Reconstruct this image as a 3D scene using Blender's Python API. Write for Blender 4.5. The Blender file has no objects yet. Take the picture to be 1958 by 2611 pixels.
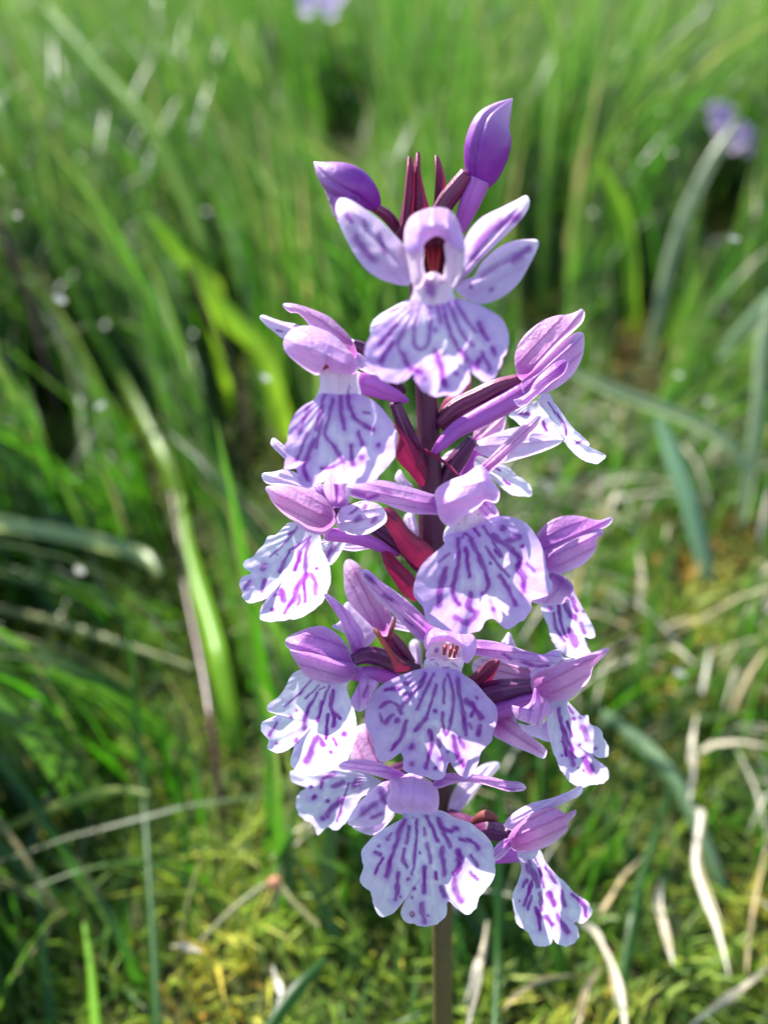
import bpy, math
import numpy as np
from mathutils import Vector

rad = math.radians
rng = np.random.default_rng(11)
S = bpy.context.scene
COL = S.collection

# ------------------------------------------------------------------ camera
PITCH = rad(26.0)
FOCUS = 0.078                      # metres from lens to the plane in focus
WIDE = 0.068                       # metres across the picture at that plane
CAM = np.array((0.0, 0.0, 0.152))
AX = np.array((1.0, 0.0, 0.0))
AU = np.array((0.0, math.sin(PITCH), math.cos(PITCH)))
AB = np.array((0.0, -math.cos(PITCH), math.sin(PITCH)))
IW, IH = 1958.0, 2611.0
PX = WIDE / IW
cd = bpy.data.cameras.new('camera')
cam = bpy.data.objects.new('camera', cd)
COL.objects.link(cam)
cam.location = CAM
cam.rotation_euler = (math.pi / 2 - PITCH, 0, 0)
cd.sensor_fit = 'HORIZONTAL'
cd.sensor_width = 36.0
cd.lens = 18.0 / (WIDE / 2 / FOCUS)
cd.clip_start = 0.004
cd.clip_end = 300
cd.dof.use_dof = True
cd.dof.focus_distance = FOCUS
cd.dof.aperture_fstop = cd.lens / 1.95     # a 1.95 mm wide pupil
S.camera = cam

# ------------------------------------------------------------------ light
TO_SUN = Vector((-0.50, 0.60, 0.71)).normalized()
w = bpy.data.worlds.new('World')
S.world = w
w.use_nodes = True
nt = w.node_tree
bg = nt.nodes['Background']
sky = nt.nodes.new('ShaderNodeTexSky')
sky.sky_type = 'NISHITA'
sky.sun_disc = False
sky.sun_elevation = math.asin(TO_SUN.z)
sky.sun_rotation = math.atan2(TO_SUN.x, TO_SUN.y)
sky.altitude = 1200
nt.links.new(sky.outputs[0], bg.inputs[0])
bg.inputs[1].default_value = 0.14
sd = bpy.data.lights.new('sun', 'SUN')
sd.energy = 5.0
sd.angle = rad(0.53)
sd.color = (1.0, 0.955, 0.88)
sun = bpy.data.objects.new('sun', sd)
sun.rotation_euler = TO_SUN.to_track_quat('Z', 'Y').to_euler()
sun.location = (0, 0, 3)
COL.objects.link(sun)
S.view_settings.view_transform = 'Standard'
S.view_settings.look = 'None'
S.view_settings.gamma = 1.0
S.view_settings.exposure = 1.34
S.render.engine = 'CYCLES'
S.cycles.use_denoising = True
S.cycles.max_bounces = 10
S.cycles.diffuse_bounces = 5
S.cycles.transmission_bounces = 8
S.cycles.transparent_max_bounces = 8
S.cycles.sample_clamp_indirect = 6.0
S.cycles.sample_clamp_direct = 14.0


# ------------------------------------------------------------------ helpers
def P(sx, sy, zmm=0.0):
    """photo pixel + millimetres in front of the focus plane -> world point"""
    dep = FOCUS - np.asarray(zmm, float) / 1000
    k = PX * dep / FOCUS
    x = (np.asarray(sx, float) - IW / 2) * k
    y = -(np.asarray(sy, float) - IH / 2) * k
    return CAM + x[..., None] * AX + y[..., None] * AU - dep[..., None] * AB


def PD(sx, sy, dep):
    return P(np.array(float(sx)), np.array(float(sy)), np.array((FOCUS - dep) * 1000))


def ground_z(x, y):
    x = np.asarray(x, float)
    y = np.asarray(y, float)
    yy = np.clip(y, -2, 60)
    z = 0.15 * yy + 0.012 * np.clip(yy, 0, 8) ** 2
    z = z + 0.010 * np.sin(x * 17 + 1.3) * np.sin(y * 13 + 0.4) + 0.006 * np.sin(x * 41 + y * 23)
    return z + 0.02 * np.sin(x * 3.1 + 2) * np.sin(y * 2.3) * np.clip(y, 0, 1)


def vnoise(x, y, seed=0):
    """smooth value noise, -1..1"""
    xi, yi = np.floor(x).astype(np.int64), np.floor(y).astype(np.int64)
    fx, fy = x - xi, y - yi
    fx, fy = fx * fx * (3 - 2 * fx), fy * fy * (3 - 2 * fy)

    def h(a, b):
        v = np.sin(a * 127.1 + b * 311.7 + seed * 74.7) * 43758.5453
        return (v - np.floor(v)) * 2 - 1
    a = h(xi, yi) * (1 - fx) + h(xi + 1, yi) * fx
    b = h(xi, yi + 1) * (1 - fx) + h(xi + 1, yi + 1) * fx
    return a * (1 - fy) + b * fy


def spline(pts, n, closed=False):
    p = np.asarray(pts, float)
    m = len(p)
    if closed:
        t = np.arange(n) / n * m
    else:
        t = np.linspace(0, m - 1, n)
    i = np.floor(t).astype(int)
    if not closed:
        i = np.minimum(i, m - 2)
    f = (t - i)[:, None]
    if closed:
        g = lambda k: p[(i + k) % m]
        a, b, c, d = g(-1), g(0), g(1), g(2)
    else:
        q = np.vstack((2 * p[:1] - p[1:2], p, 2 * p[-1:] - p[-2:-1]))
        a, b, c, d = q[i], q[i + 1], q[i + 2], q[i + 3]
    return 0.5 * (2 * b + (c - a) * f + (2 * a - 5 * b + 4 * c - d) * f ** 2 + (3 * b - a - 3 * c + d) * f ** 3)


def resample(closed_pts, n):
    q = spline(closed_pts, n * 6, True)
    q = np.vstack((q, q[:1]))
    L = np.concatenate(([0], np.cumsum(np.linalg.norm(np.diff(q, axis=0), axis=1))))
    t = np.arange(n) / n * L[-1]
    return np.stack([np.interp(t, L, q[:, k]) for k in range(2)], 1)


def link(name, verts, faces, mat, parent=None, attrs=None, smooth=True):
    verts = np.asarray(verts, float)
    org = verts.mean(0)
    me = bpy.data.meshes.new(name)
    faces = np.asarray(faces)
    nf, k = faces.shape
    me.vertices.add(len(verts))
    me.vertices.foreach_set('co', (verts - org).astype(np.float32).ravel())
    me.loops.add(nf * k)
    me.loops.foreach_set('vertex_index', faces.astype(np.int32).ravel())
    me.polygons.add(nf)
    me.polygons.foreach_set('loop_start', np.arange(nf, dtype=np.int32) * k)
    me.polygons.foreach_set('loop_total', np.full(nf, k, np.int32))
    me.polygons.foreach_set('use_smooth', np.full(nf, smooth, bool))
    me.update(calc_edges=True)
    me.validate()
    for an, av in (attrs or {}).items():
        at = me.attributes.new(an, 'FLOAT', 'POINT')
        at.data.foreach_set('value', np.asarray(av, np.float32))
    me.materials.append(mat)
    o = bpy.data.objects.new(name, me)
    COL.objects.link(o)
    wp = np.zeros(3)
    if parent is not None:
        o.parent = parent
        q = parent
        while q is not None:
            wp = wp + np.array(q.location)
            q = q.parent
    o.location = org - wp
    return o


def empty(name, loc, parent=None):
    o = bpy.data.objects.new(name, None)
    o.empty_display_size = 0.01
    COL.objects.link(o)
    wp = np.zeros(3)
    if parent is not None:
        o.parent = parent
        q = parent
        while q is not None:
            wp = wp + np.array(q.location)
            q = q.parent
    o.location = np.asarray(loc) - wp
    return o


def tag(o, label=None, cat=None, group=None, kind=None):
    for k, v in (('label', label), ('category', cat), ('group', group), ('kind', kind)):
        if v:
            o[k] = v
    return o


# ------------------------------------------------------------------ materials
def lin(r, g, b):
    f = lambda c: (c / 255) / 12.92 if c <= 10 else ((c / 255 + 0.055) / 1.055) ** 2.4
    return (f(r), f(g), f(b), 1.0)


class NT:
    def __init__(self, name):
        self.m = bpy.data.materials.new(name)
        self.m.use_nodes = True
        self.t = self.m.node_tree
        self.t.nodes.clear()
        self.out = self.n('ShaderNodeOutputMaterial')

    def n(self, kind, **kw):
        x = self.t.nodes.new(kind)
        for k, v in kw.items():
            setattr(x, k, v)
        return x

    def l(self, a, b):
        self.t.links.new(a, b)

    def attr(self, name):
        return self.n('ShaderNodeAttribute', attribute_name=name).outputs['Fac']

    def math(self, op, a, b=None, clamp=False):
        x = self.n('ShaderNodeMath', operation=op, use_clamp=clamp)
        for i, v in enumerate((a, b)):
            if v is None:
                continue
            if isinstance(v, (int, float)):
                x.inputs[i].default_value = v
            else:
                self.l(v, x.inputs[i])
        return x.outputs[0]

    def mix(self, fac, a, b, mode='MIX'):
        x = self.n('ShaderNodeMix', data_type='RGBA', blend_type=mode)
        for sock, v in ((x.inputs[0], fac), (x.inputs[6], a), (x.inputs[7], b)):
            if isinstance(v, (int, float, tuple)):
                sock.default_value = v
            else:
                self.l(v, sock)
        return x.outputs[2]

    def ramp(self, fac, stops):
        x = self.n('ShaderNodeValToRGB')
        e = x.color_ramp.elements
        while len(e) > 1:
            e.remove(e[-1])
        e[0].position, e[0].color = stops[0]
        for p, c in stops[1:]:
            k = e.new(p)
            k.color = c
        self.l(fac, x.inputs[0])
        return x.outputs[0]

    def noise(self, scale, detail=3.0, rough=0.55, stretch=None):
        tc = self.n('ShaderNodeTexCoord')
        x = self.n('ShaderNodeTexNoise')
        x.inputs['Scale'].default_value = scale
        x.inputs['Detail'].default_value = detail
        x.inputs['Roughness'].default_value = rough
        self.l(tc.outputs['Object'], x.inputs['Vector'])
        return x.outputs['Fac']

    def shade(self, col, rough=0.5, spec=0.4, trans=0.0, tcol=None, bump=None, bstr=0.2, bdist=0.0003, sheen=0.0, sss=0.0):
        p = self.n('ShaderNodeBsdfPrincipled')
        self.l(col, p.inputs['Base Color'])
        p.inputs['Roughness'].default_value = rough
        p.inputs['Specular IOR Level'].default_value = spec
        if sheen:
            p.inputs['Sheen Weight'].default_value = sheen
        if sss:
            p.inputs['Subsurface Weight'].default_value = sss
            p.inputs['Subsurface Radius'].default_value = (1, 0.5, 0.9)
            p.inputs['Subsurface Scale'].default_value = 0.0012
        if bump is not None:
            b = self.n('ShaderNodeBump')
            b.inputs['Strength'].default_value = bstr
            b.inputs['Distance'].default_value = bdist
            self.l(bump, b.inputs['Height'])
            self.l(b.outputs[0], p.inputs['Normal'])
        sh = p.outputs[0]
        if trans:
            t = self.n('ShaderNodeBsdfTranslucent')
            self.l(tcol if tcol is not None else col, t.inputs['Color'])
            mx = self.n('ShaderNodeMixShader')
            mx.inputs[0].default_value = trans
            self.l(sh, mx.inputs[1])
            self.l(t.outputs[0], mx.inputs[2])
            sh = mx.outputs[0]
        self.l(sh, self.out.inputs['Surface'])
        return self.m


PURPLE = lin(138, 22, 164)


def petal_mat(name, base, mid, tip, vein=0.5, trans=0.56, rim=lin(238, 226, 250)):
    t = NT(name)
    v = t.attr('pv')
    c = t.ramp(v, [(0.0, base), (0.38, mid), (0.78, mid), (1.0, tip)])
    u = t.attr('pu')
    s = t.math('SINE', t.math('ADD', t.math('MULTIPLY', u, 13.0), t.math('MULTIPLY', t.noise(700, 2), 2.2)))
    s = t.math('POWER', t.math('MAXIMUM', s, 0.0), 3.0)
    c = t.mix(t.math('MULTIPLY', s, vein), c, base)
    n = t.noise(330, 4)
    c = t.mix(t.math('MULTIPLY', t.math('SUBTRACT', n, 0.42, True), 0.9, True), c, mid)
    c = t.mix(t.math('MULTIPLY', t.math('POWER', t.attr('rr'), 6.0), 0.45), c, rim)
    c = t.mix(t.math('MULTIPLY', t.attr('mark'), 0.85), c, PURPLE)
    c = t.mix(t.math('MULTIPLY', t.math('SUBTRACT', t.noise(4200, 2), 0.4, True), 0.7), c, base, 'MULTIPLY')
    b = t.math('ADD', t.noise(2600, 2), t.math('MULTIPLY', s, -0.5))
    return t.shade(c, 0.42, 0.45, trans, None, b, 0.6, 0.0002, 0.12)


def lip_mat(name, white, edge, amount):
    t = NT(name)
    r = t.attr('rr')
    n = t.noise(260, 3)
    f = t.math('MULTIPLY', t.math('POWER', r, 1.6), amount)
    f = t.math('MULTIPLY', f, t.math('ADD', n, 0.45), True)
    c = t.mix(f, white, edge)
    # a flush of violet between the strokes
    c = t.mix(t.math('MULTIPLY', t.attr('wash'), 0.5), c, lin(180, 108, 220))
    m = t.attr('mark')
    m2 = t.math('MULTIPLY', m, t.math('ADD', t.math('MULTIPLY', t.noise(600, 2), 0.6), 0.62), True)
    c = t.mix(m2, c, PURPLE)
    c = t.mix(t.attr('stain'), c, lin(196, 196, 96))
    c = t.mix(t.math('MULTIPLY', t.math('SUBTRACT', t.noise(3600, 2), 0.4, True), 0.5), c, lin(214, 196, 232), 'MULTIPLY')
    s = t.math('SINE', t.math('ADD', t.math('MULTIPLY', t.attr('fan'), 46.0), t.math('MULTIPLY', t.noise(500, 2), 3.0)))
    c = t.mix(t.math('MULTIPLY', t.math('POWER', t.math('MAXIMUM', s, 0.0), 4.0), 0.22), c, lin(206, 176, 232))
    b = t.math('ADD', t.noise(2200, 3), t.math('MULTIPLY', s, 0.35))
    return t.shade(c, 0.42, 0.4, 0.56, None, b, 0.6, 0.0002, 0.15)


M = {}
M['lip_violet'] = lip_mat('lip_lilac_edged', lin(243, 238, 252), lin(212, 178, 240), 0.95)
M['lip_white'] = lip_mat('lip_white', lin(248, 246, 254), lin(214, 198, 240), 0.55)
M['neck'] = petal_mat('throat_pink', lin(244, 216, 232), lin(244, 220, 238), lin(248, 234, 248), 0.1, 0.45)
M['petal'] = petal_mat('petal_lilac', lin(176, 78, 190), lin(230, 176, 234), lin(232, 206, 244))
M['petal_pink'] = petal_mat('petal_pink', lin(180, 66, 172), lin(236, 180, 228), lin(240, 214, 244))
M['petal_deep'] = petal_mat('petal_deep_lilac', lin(158, 62, 176), lin(214, 142, 220), lin(222, 190, 240))
M['petal_pale'] = petal_mat('petal_pale', lin(222, 180, 234), lin(232, 208, 244), lin(248, 240, 252), 0.25, 0.48)
M['hood'] = petal_mat('hood_lilac', lin(224, 168, 230), lin(230, 186, 236), lin(222, 190, 242), 0.3, 0.5)


def solid_mat(name, c0, c1, rough=0.45, ns=320, ribs=0.0, sss=0.0, spec=0.45, sheen=0.0, late=0.0, trans=0.0):
    t = NT(name)
    c = t.ramp(t.attr('pv'), [(late, c0), (1.0, c1)])
    n = t.noise(ns, 4)
    c = t.mix(t.math('MULTIPLY', n, 0.5), c, tuple(x * 0.55 for x in c0[:3]) + (1.0,))
    if ribs:
        s = t.math('POWER', t.math('MAXIMUM', t.math('SINE', t.math('MULTIPLY', t.attr('pu'), ribs)), 0.0), 4.0)
        c = t.mix(t.math('MULTIPLY', s, 0.35), c, lin(150, 80, 130))
    return t.shade(c, rough, spec, trans, None, t.noise(1900, 3), 0.35, 0.0002, sheen, sss)


M['bud'] = solid_mat('bud_violet', lin(150, 44, 172), lin(240, 206, 240), 0.38, 300, 5, 0.15, 0.5, 0.0, 0.45, 0.25)  # pale tips: sunlit bud tops painted into the colour ramp
M['spur'] = solid_mat('spur_lilac', lin(214, 132, 222), lin(196, 96, 208), 0.42, 300, 18, 0.2, 0.4, 0.0, 0.0, 0.35)
M['ovary'] = solid_mat('ovary_plum', lin(92, 24, 82), lin(74, 20, 62), 0.4, 500, 18, 0.1)
M['ovary_red'] = solid_mat('ovary_russet', lin(126, 34, 82), lin(92, 24, 62), 0.4, 500, 18, 0.1)
M['column'] = solid_mat('column_russet', lin(150, 44, 44), lin(170, 66, 60), 0.45, 700)
M['dark_throat'] = solid_mat('throat_dark', lin(96, 28, 52), lin(150, 70, 88), 0.6, 700)


def bract_mat(name, c0, c1):
    t = NT(name)
    c = t.ramp(t.attr('pv'), [(0.0, c0), (1.0, c1)])
    c = t.mix(t.math('MULTIPLY', t.noise(420, 4), 0.5), c, lin(60, 16, 48))
    return t.shade(c, 0.56, 0.35, 0.22, t.mix(0.5, c, lin(190, 40, 90)), t.noise(1700, 3), 0.4, 0.0002)


M['bract'] = bract_mat('bract_maroon', lin(98, 22, 62), lin(150, 58, 92))
M['bract_red'] = bract_mat('bract_crimson', lin(126, 24, 72), lin(176, 44, 92))
M['bract_ochre'] = bract_mat('bract_ochre', lin(122, 44, 70), lin(190, 122, 90))


def stem_mat():
    t = NT('stem_plum_to_olive')
    c = t.ramp(t.attr('pv'), [(0.0, lin(96, 92, 40)), (0.27, lin(98, 88, 44)), (0.42, lin(78, 52, 44)), (0.6, lin(84, 28, 62)), (1.0, lin(98, 26, 72))])
    s = t.math('POWER', t.math('MAXIMUM', t.math('SINE', t.math('MULTIPLY', t.attr('pu'), 60.0)), 0.0), 2.0)
    c = t.mix(t.math('MULTIPLY', s, 0.3), c, lin(60, 40, 40))
    c = t.mix(t.math('MULTIPLY', t.noise(900, 4), 0.45), c, lin(62, 32, 44))
    return t.shade(c, 0.5, 0.4, 0, None, t.math('ADD', t.noise(1500, 3), s), 0.3, 0.0002)


M['stem'] = stem_mat()


def blade_mat(name, dark, light, glow, trans=0.45, rough=0.34, spec=0.5):
    t = NT(name)
    h = t.attr('hue')
    c = t.mix(h, dark, light)
    c = t.mix(t.math('MULTIPLY', t.noise(45, 3), 0.4), c, dark)
    c = t.mix(t.math('MULTIPLY', t.noise(420, 4), 0.35), c, dark)
    st = t.math('MULTIPLY', t.attr('dry'), 1.0, True)
    c = t.mix(st, c, lin(196, 176, 128))
    g = t.mix(h, glow, light)
    g = t.mix(st, g, lin(206, 182, 120))
    return t.shade(c, rough, spec, trans, g)


M['grass'] = blade_mat('grass_green', lin(26, 68, 20), lin(82, 128, 34), lin(74, 152, 10), 0.5, 0.42, 0.5)
M['shoot_pale'] = blade_mat('shoot_pale_green', lin(128, 168, 92), lin(186, 214, 140), lin(160, 214, 90), 0.45, 0.4, 0.5)  # sky sheen on the arched blade put into this pale base colour
M['shoot_bright'] = blade_mat('shoot_bright_green', lin(92, 160, 24), lin(160, 208, 44), lin(160, 226, 24), 0.55, 0.4, 0.5)
M['shoot_blue'] = blade_mat('shoot_blue_green', lin(92, 138, 96), lin(150, 184, 146), lin(130, 190, 110), 0.45, 0.36, 0.55)
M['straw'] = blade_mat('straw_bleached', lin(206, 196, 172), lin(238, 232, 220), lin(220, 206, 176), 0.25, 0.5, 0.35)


def ground_mat():
    t = NT('meadow_soil')
    c = t.ramp(t.noise(22, 6), [(0.3, lin(48, 44, 24)), (0.5, lin(70, 82, 32)), (0.7, lin(92, 104, 44))])
    c = t.mix(t.math('MULTIPLY', t.noise(160, 4), 0.6), c, lin(58, 50, 32))
    return t.shade(c, 0.85, 0.2, 0, None, t.noise(240, 5), 0.8, 0.004)


def moss_mat():
    t = NT('moss_mixed')
    c = t.ramp(t.attr('hue'), [(0.0, lin(58, 100, 28)), (0.45, lin(132, 164, 52)), (0.7, lin(206, 198, 80)), (0.86, lin(206, 140, 50)), (1.0, lin(140, 70, 50))])
    return t.shade(c, 0.5, 0.4, 0.35, t.mix(0.35, c, lin(200, 210, 60)))


M['ground'] = ground_mat()
M['moss'] = moss_mat()

# ------------------------------------------------------------------ the ground
n = 150
gx = np.sign(np.linspace(-1, 1, n)) * (np.abs(np.linspace(-1, 1, n)) ** 3) * 60
gy = np.concatenate((np.linspace(-6, -0.4, 16), np.linspace(-0.3, 2.5, 110), np.geomspace(2.6, 80, 40)))
X, Y = np.meshgrid(gx, gy)
V = np.stack((X, Y, ground_z(X, Y)), -1).reshape(-1, 3)
ii = np.arange(len(V)).reshape(len(gy), n)
F = np.stack((ii[:-1, :-1], ii[:-1, 1:], ii[1:, 1:], ii[1:, :-1]), -1).reshape(-1, 4)
o = link('meadow_ground', V, F, M['ground'])
tag(o, 'sloping meadow soil under the grass', 'ground', kind='structure')


# ------------------------------------------------------------------ the orchid
def Z(reg):
    x0, y0, k = {'R1': (700, 200, 2.0738), 'R2': (600, 700, 3.0164), 'R3': (1000, 750, 2.765), 'R4': (580, 1150, 2.765),
                 'R5': (900, 1200, 2.37), 'R6': (620, 1550, 2.37), 'R7': (1100, 1900, 3.112),
                 'B1': (0, 0, 1.701), 'B2': (1300, 0, 1.7015), 'B3': (0, 1300, 1.687), 'B4': (1200, 1300, 1.687)}[reg]
    return (lambda pts: np.array([(x0 + p[0] / k, y0 + p[1] / k) for p in pts])), 1.0 / k


def stroke_mask(xy, reg, strokes, soft=0.5):
    f, k = Z(reg)
    m = np.zeros(len(xy))
    if not strokes:
        return m
    jx = xy[:, 0] + 1.8 * vnoise(xy[:, 0] / 17, xy[:, 1] / 17, 3) + 0.6 * vnoise(xy[:, 0] / 6, xy[:, 1] / 6, 5)
    jy = xy[:, 1] + 1.8 * vnoise(xy[:, 0] / 17, xy[:, 1] / 17, 8) + 0.6 * vnoise(xy[:, 0] / 6, xy[:, 1] / 6, 9)
    q = np.stack((jx, jy), 1)
    for ns, s in enumerate(strokes):
        amt = 0.82 + 0.18 * abs(math.sin(ns * 12.9898 + s[1][0]))
        wd, pts = s[0] * k, f(s[1:])
        d = np.full(len(q), 1e9)
        if len(pts) == 1:
            d = np.linalg.norm(q - pts[0], axis=1)
        else:
            pts = spline(pts, 4 * len(pts))
            for a, b in zip(pts[:-1], pts[1:]):
                ab = b - a
                t = np.clip(((q - a) @ ab) / (ab @ ab + 1e-9), 0, 1)
                d = np.minimum(d, np.linalg.norm(q - a - t[:, None] * ab, axis=1))
        h = max(wd * 0.5, 2.2) * (1 + 0.38 * vnoise(xy[:, 0] / 13, xy[:, 1] / 13, 15))
        e = np.clip((h * (1 + soft) - d) / (h * 2 * soft), 0, 1)
        m = np.maximum(m, amt * e * e * (3 - 2 * e))
    return m


def sheet(name, reg, outline, base, tip, zb, zt, dome, mat, parent, side=0.0, strokes=(), arch=0.0, lip=False,
          refl=0.0, ruffle=0.0, crisp=0.0, wash=(), stain=(), centre=None, soft=0.5, seed=0, lean=0.0):
    """A thin curved petal whose edge follows a traced outline; depth comes from its bend."""
    f, k = Z(reg)
    no, nr = (230, 58) if lip else (72, 15)
    edge = resample(f(outline), no)
    b0, t0 = f([base, tip])
    ax = t0 - b0
    L = np.linalg.norm(ax)
    ax = ax / L
    px = np.array((-ax[1], ax[0]))
    if crisp:
        th = np.arange(no) / no * 2 * math.pi
        c = edge.mean(0)
        rr_ = edge - c
        rr_ /= np.linalg.norm(rr_, axis=1)[:, None]
        amt = crisp * (1.1 * vnoise(th * 9, th * 0 + seed, 1) + 1.0 * vnoise(th * 19, th * 0 + seed, 2))
        vv = np.clip(((edge - b0) @ ax) / L, 0, 1)
        edge = edge + rr_ * (amt * np.clip(vv * 2.2 - 0.3, 0, 1))[:, None]
    if lip:
        c = f([centre])[0] if centre is not None else edge.mean(0)
        core = np.repeat(c[None], no, 0)
    else:
        a, b = b0 + ax * L * 0.22, b0 + ax * L * 0.76
        if centre is not None:
            sp = spline(f(centre), 40)
        else:
            sp = np.linspace(a, b, 40)
        d = np.linalg.norm(edge[:, None] - sp[None], axis=2)
        core = sp[d.argmin(1)]
    r = np.linspace(0.0, 1.0, nr + 1)
    if not lip:
        r = r ** 0.85
    pts = core[None] * (1 - r)[:, None, None] + edge[None] * r[:, None, None]
    xy = pts.reshape(-1, 2)
    R = np.repeat(r, no)
    v = ((xy - b0) @ ax) / L
    hw = np.abs((edge - b0) @ px).max() + 1e-6
    u = ((xy - b0) @ px) / hw
    vc = np.clip(v, -0.3, 1.2)
    z = zb + (zt - zb) * vc + dome * (1 - R ** 2) + side * u + arch * 4 * vc * (1 - vc)
    z = z - refl * np.abs(u) ** 2.0 + lean * (xy[:, 0] - edge[:, 0].mean()) / 100
    th = np.tile(np.arange(no) / no * 2 * math.pi, nr + 1)
    if ruffle:
        g = np.clip(v * 1.5 - 0.25, 0, 1) * R ** 2.5
        z = z + ruffle * g * (vnoise(th * 2.2, th * 0 + 3.3 + seed, 4) + 0.6 * vnoise(th * 5, th * 0 + 7.7 + seed, 6))
    z = z + (0.22 if lip else 0.14) * vnoise(xy[:, 0] / 46, xy[:, 1] / 46, 12 + seed) + 0.05 * vnoise(xy[:, 0] / 17, xy[:, 1] / 17, 22 + seed)
    if not lip:   # a keel and faint pleats along the petal
        z = z + 0.05 * np.cos(u * 11) * (1 - R) + 0.22 * np.exp(-(u / 0.12) ** 2) * (1 - R)
    if lip:   # shallow ridges running down the lip
        z = z + 0.11 * np.sin(u * 15 + 1.5 * vnoise(xy[:, 0] / 60, xy[:, 1] / 60, 2)) * np.clip(1 - R, 0, 1)
    verts = P(xy[:, 0], xy[:, 1], z)
    idx = np.arange((nr + 1) * no).reshape(nr + 1, no)
    nx = np.roll(idx, -1, axis=1)
    F = np.stack((idx[:-1], idx[1:], nx[1:], nx[:-1]), -1).reshape(-1, 4)
    at = {'pv': np.clip(v, 0, 1), 'pu': u, 'rr': R, 'mark': stroke_mask(xy, reg, strokes, soft)}
    if lip:
        rel = xy - (b0 - ax * L * 0.12)
        at['fan'] = np.arctan2(rel @ px, np.maximum(rel @ ax, 1.0))
        at['wash'] = stroke_mask(xy, reg, [(q[0] * (3.0 if q[0] > 24 else 2.2),) + tuple(q[1:]) for q in strokes] + list(wash), 0.9)
        at['stain'] = stroke_mask(xy, reg, stain, 0.6) * 0.5
    return link(name, verts, F, mat, parent, at)


def tube_pts(C, rad_, ns=18, ribs=0, ribamp=0.0, flat=1.0):
    m = len(C)
    T = np.gradient(C, axis=0)
    T /= np.linalg.norm(T, axis=1)[:, None] + 1e-12
    up = np.array((0.13, -0.9, 0.42))
    U = np.cross(T, up)
    U /= np.linalg.norm(U, axis=1)[:, None] + 1e-12
    W = np.cross(U, T)
    th = np.arange(ns) / ns * 2 * math.pi
    V = []
    for i in range(m):
        rr_ = rad_[i] * (1 + ribamp * np.cos(ribs * th + i * 0.06))
        if ribs == 3:      # seams where the folded sepals meet
            dd = np.abs((th * 3 + 2.2 + i * 0.03) / (2 * math.pi) % 1.0 - 0.5)
            rr_ = rad_[i] * (1 + 0.03 * np.cos(ribs * th + 2.2 + math.pi) - 0.16 * np.exp(-(dd / 0.06) ** 2))
        V.append(C[i] + np.outer(rr_ * np.cos(th), U[i]) + np.outer(rr_ * np.sin(th) * flat, W[i]))
    V = np.array(V).reshape(-1, 3)
    idx = np.arange(m * ns).reshape(m, ns)
    nx = np.roll(idx, -1, axis=1)
    F = np.stack((idx[:-1], nx[:-1], nx[1:], idx[1:]), -1).reshape(-1, 4)
    pv = np.repeat(np.linspace(0, 1, m), ns)
    pu = np.tile(th / (2 * math.pi) * 2 - 1, m)
    return V, F, pv, pu


def tube(name, reg, pts, hw, zs, mat, parent, ribs=0, ribamp=0.0, m=26, cap=True, flat=1.0):
    f, k = Z(reg)
    p = f(pts)
    q = np.column_stack((p, np.interp(np.linspace(0, 1, len(p)), np.linspace(0, 1, len(zs)), zs), np.array(hw) * k))
    q = spline(q, m)
    C = P(q[:, 0], q[:, 1], q[:, 2])
    r = np.maximum(q[:, 3], 0.4) * PX * (FOCUS - q[:, 2] / 1000) / FOCUS
    if cap:
        C = np.vstack((C[:1] - (C[1] - C[0]) * 0.02, C, C[-1:] + (C[-1] - C[-2]) * 0.02))
        r = np.concatenate(([r[0] * 0.05], r, [r[-1] * 0.05]))
    V, F, pv, pu = tube_pts(C, r, 18 if not ribs else (36 if ribs != 3 else 96), ribs, ribamp, flat)
    return link(name, V, F, mat, parent, {'pv': pv, 'pu': pu})


def stem_at(y):
    """axis of the stem in photo pixels, with its depth"""
    ys = np.array((540, 800, 1000, 1250, 1500, 1800, 2100, 2400, 2640))
    xs = np.array((1057, 1064, 1089, 1097, 1105, 1120, 1126, 1128, 1129))
    return np.interp(y, ys, xs), -3.0 - (y - 980) * 0.0107


ys = np.linspace(2660, 520, 70)
xs, zs = stem_at(ys)
kk = np.ones(9) / 9
xs = np.concatenate((xs[:4], np.convolve(xs, kk, 'valid'), xs[-4:]))
hw = np.interp(ys, (520, 620, 1000, 1380, 2000, 2660), (4, 16, 26, 34, 30, 29))
C = P(xs, ys, zs)
low = C[0] + (C[0] - C[6]) / np.linalg.norm(C[0] - C[6]) * np.linspace(0.07, 0.001, 16)[:, None]
C = np.vstack((low, C))
hw = np.concatenate((np.linspace(36, 29, 16), hw))
rr = hw * PX * 1.06
base = C[np.argmin(np.abs(C[:, 2] - ground_z(C[:, 0], C[:, 1]) + 0.004))]
V, F, pv, pu = tube_pts(C, rr, 28, 9, 0.035)
orchid = empty('spotted_orchid', base)
tag(orchid, 'tall spike of lilac and white spotted orchid flowers on a plum stem', 'orchid')
link('stem', V, F, M['stem'], orchid, {'pv': pv, 'pu': pu})


def flower(reg, at, z, name='flower', label=None):
    f, k = Z(reg)
    p = f([at])[0]
    e = empty(name, P(np.array(p[0]), np.array(p[1]), np.array(float(z))), orchid)
    if label:
        e['label'] = label
    return e


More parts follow.
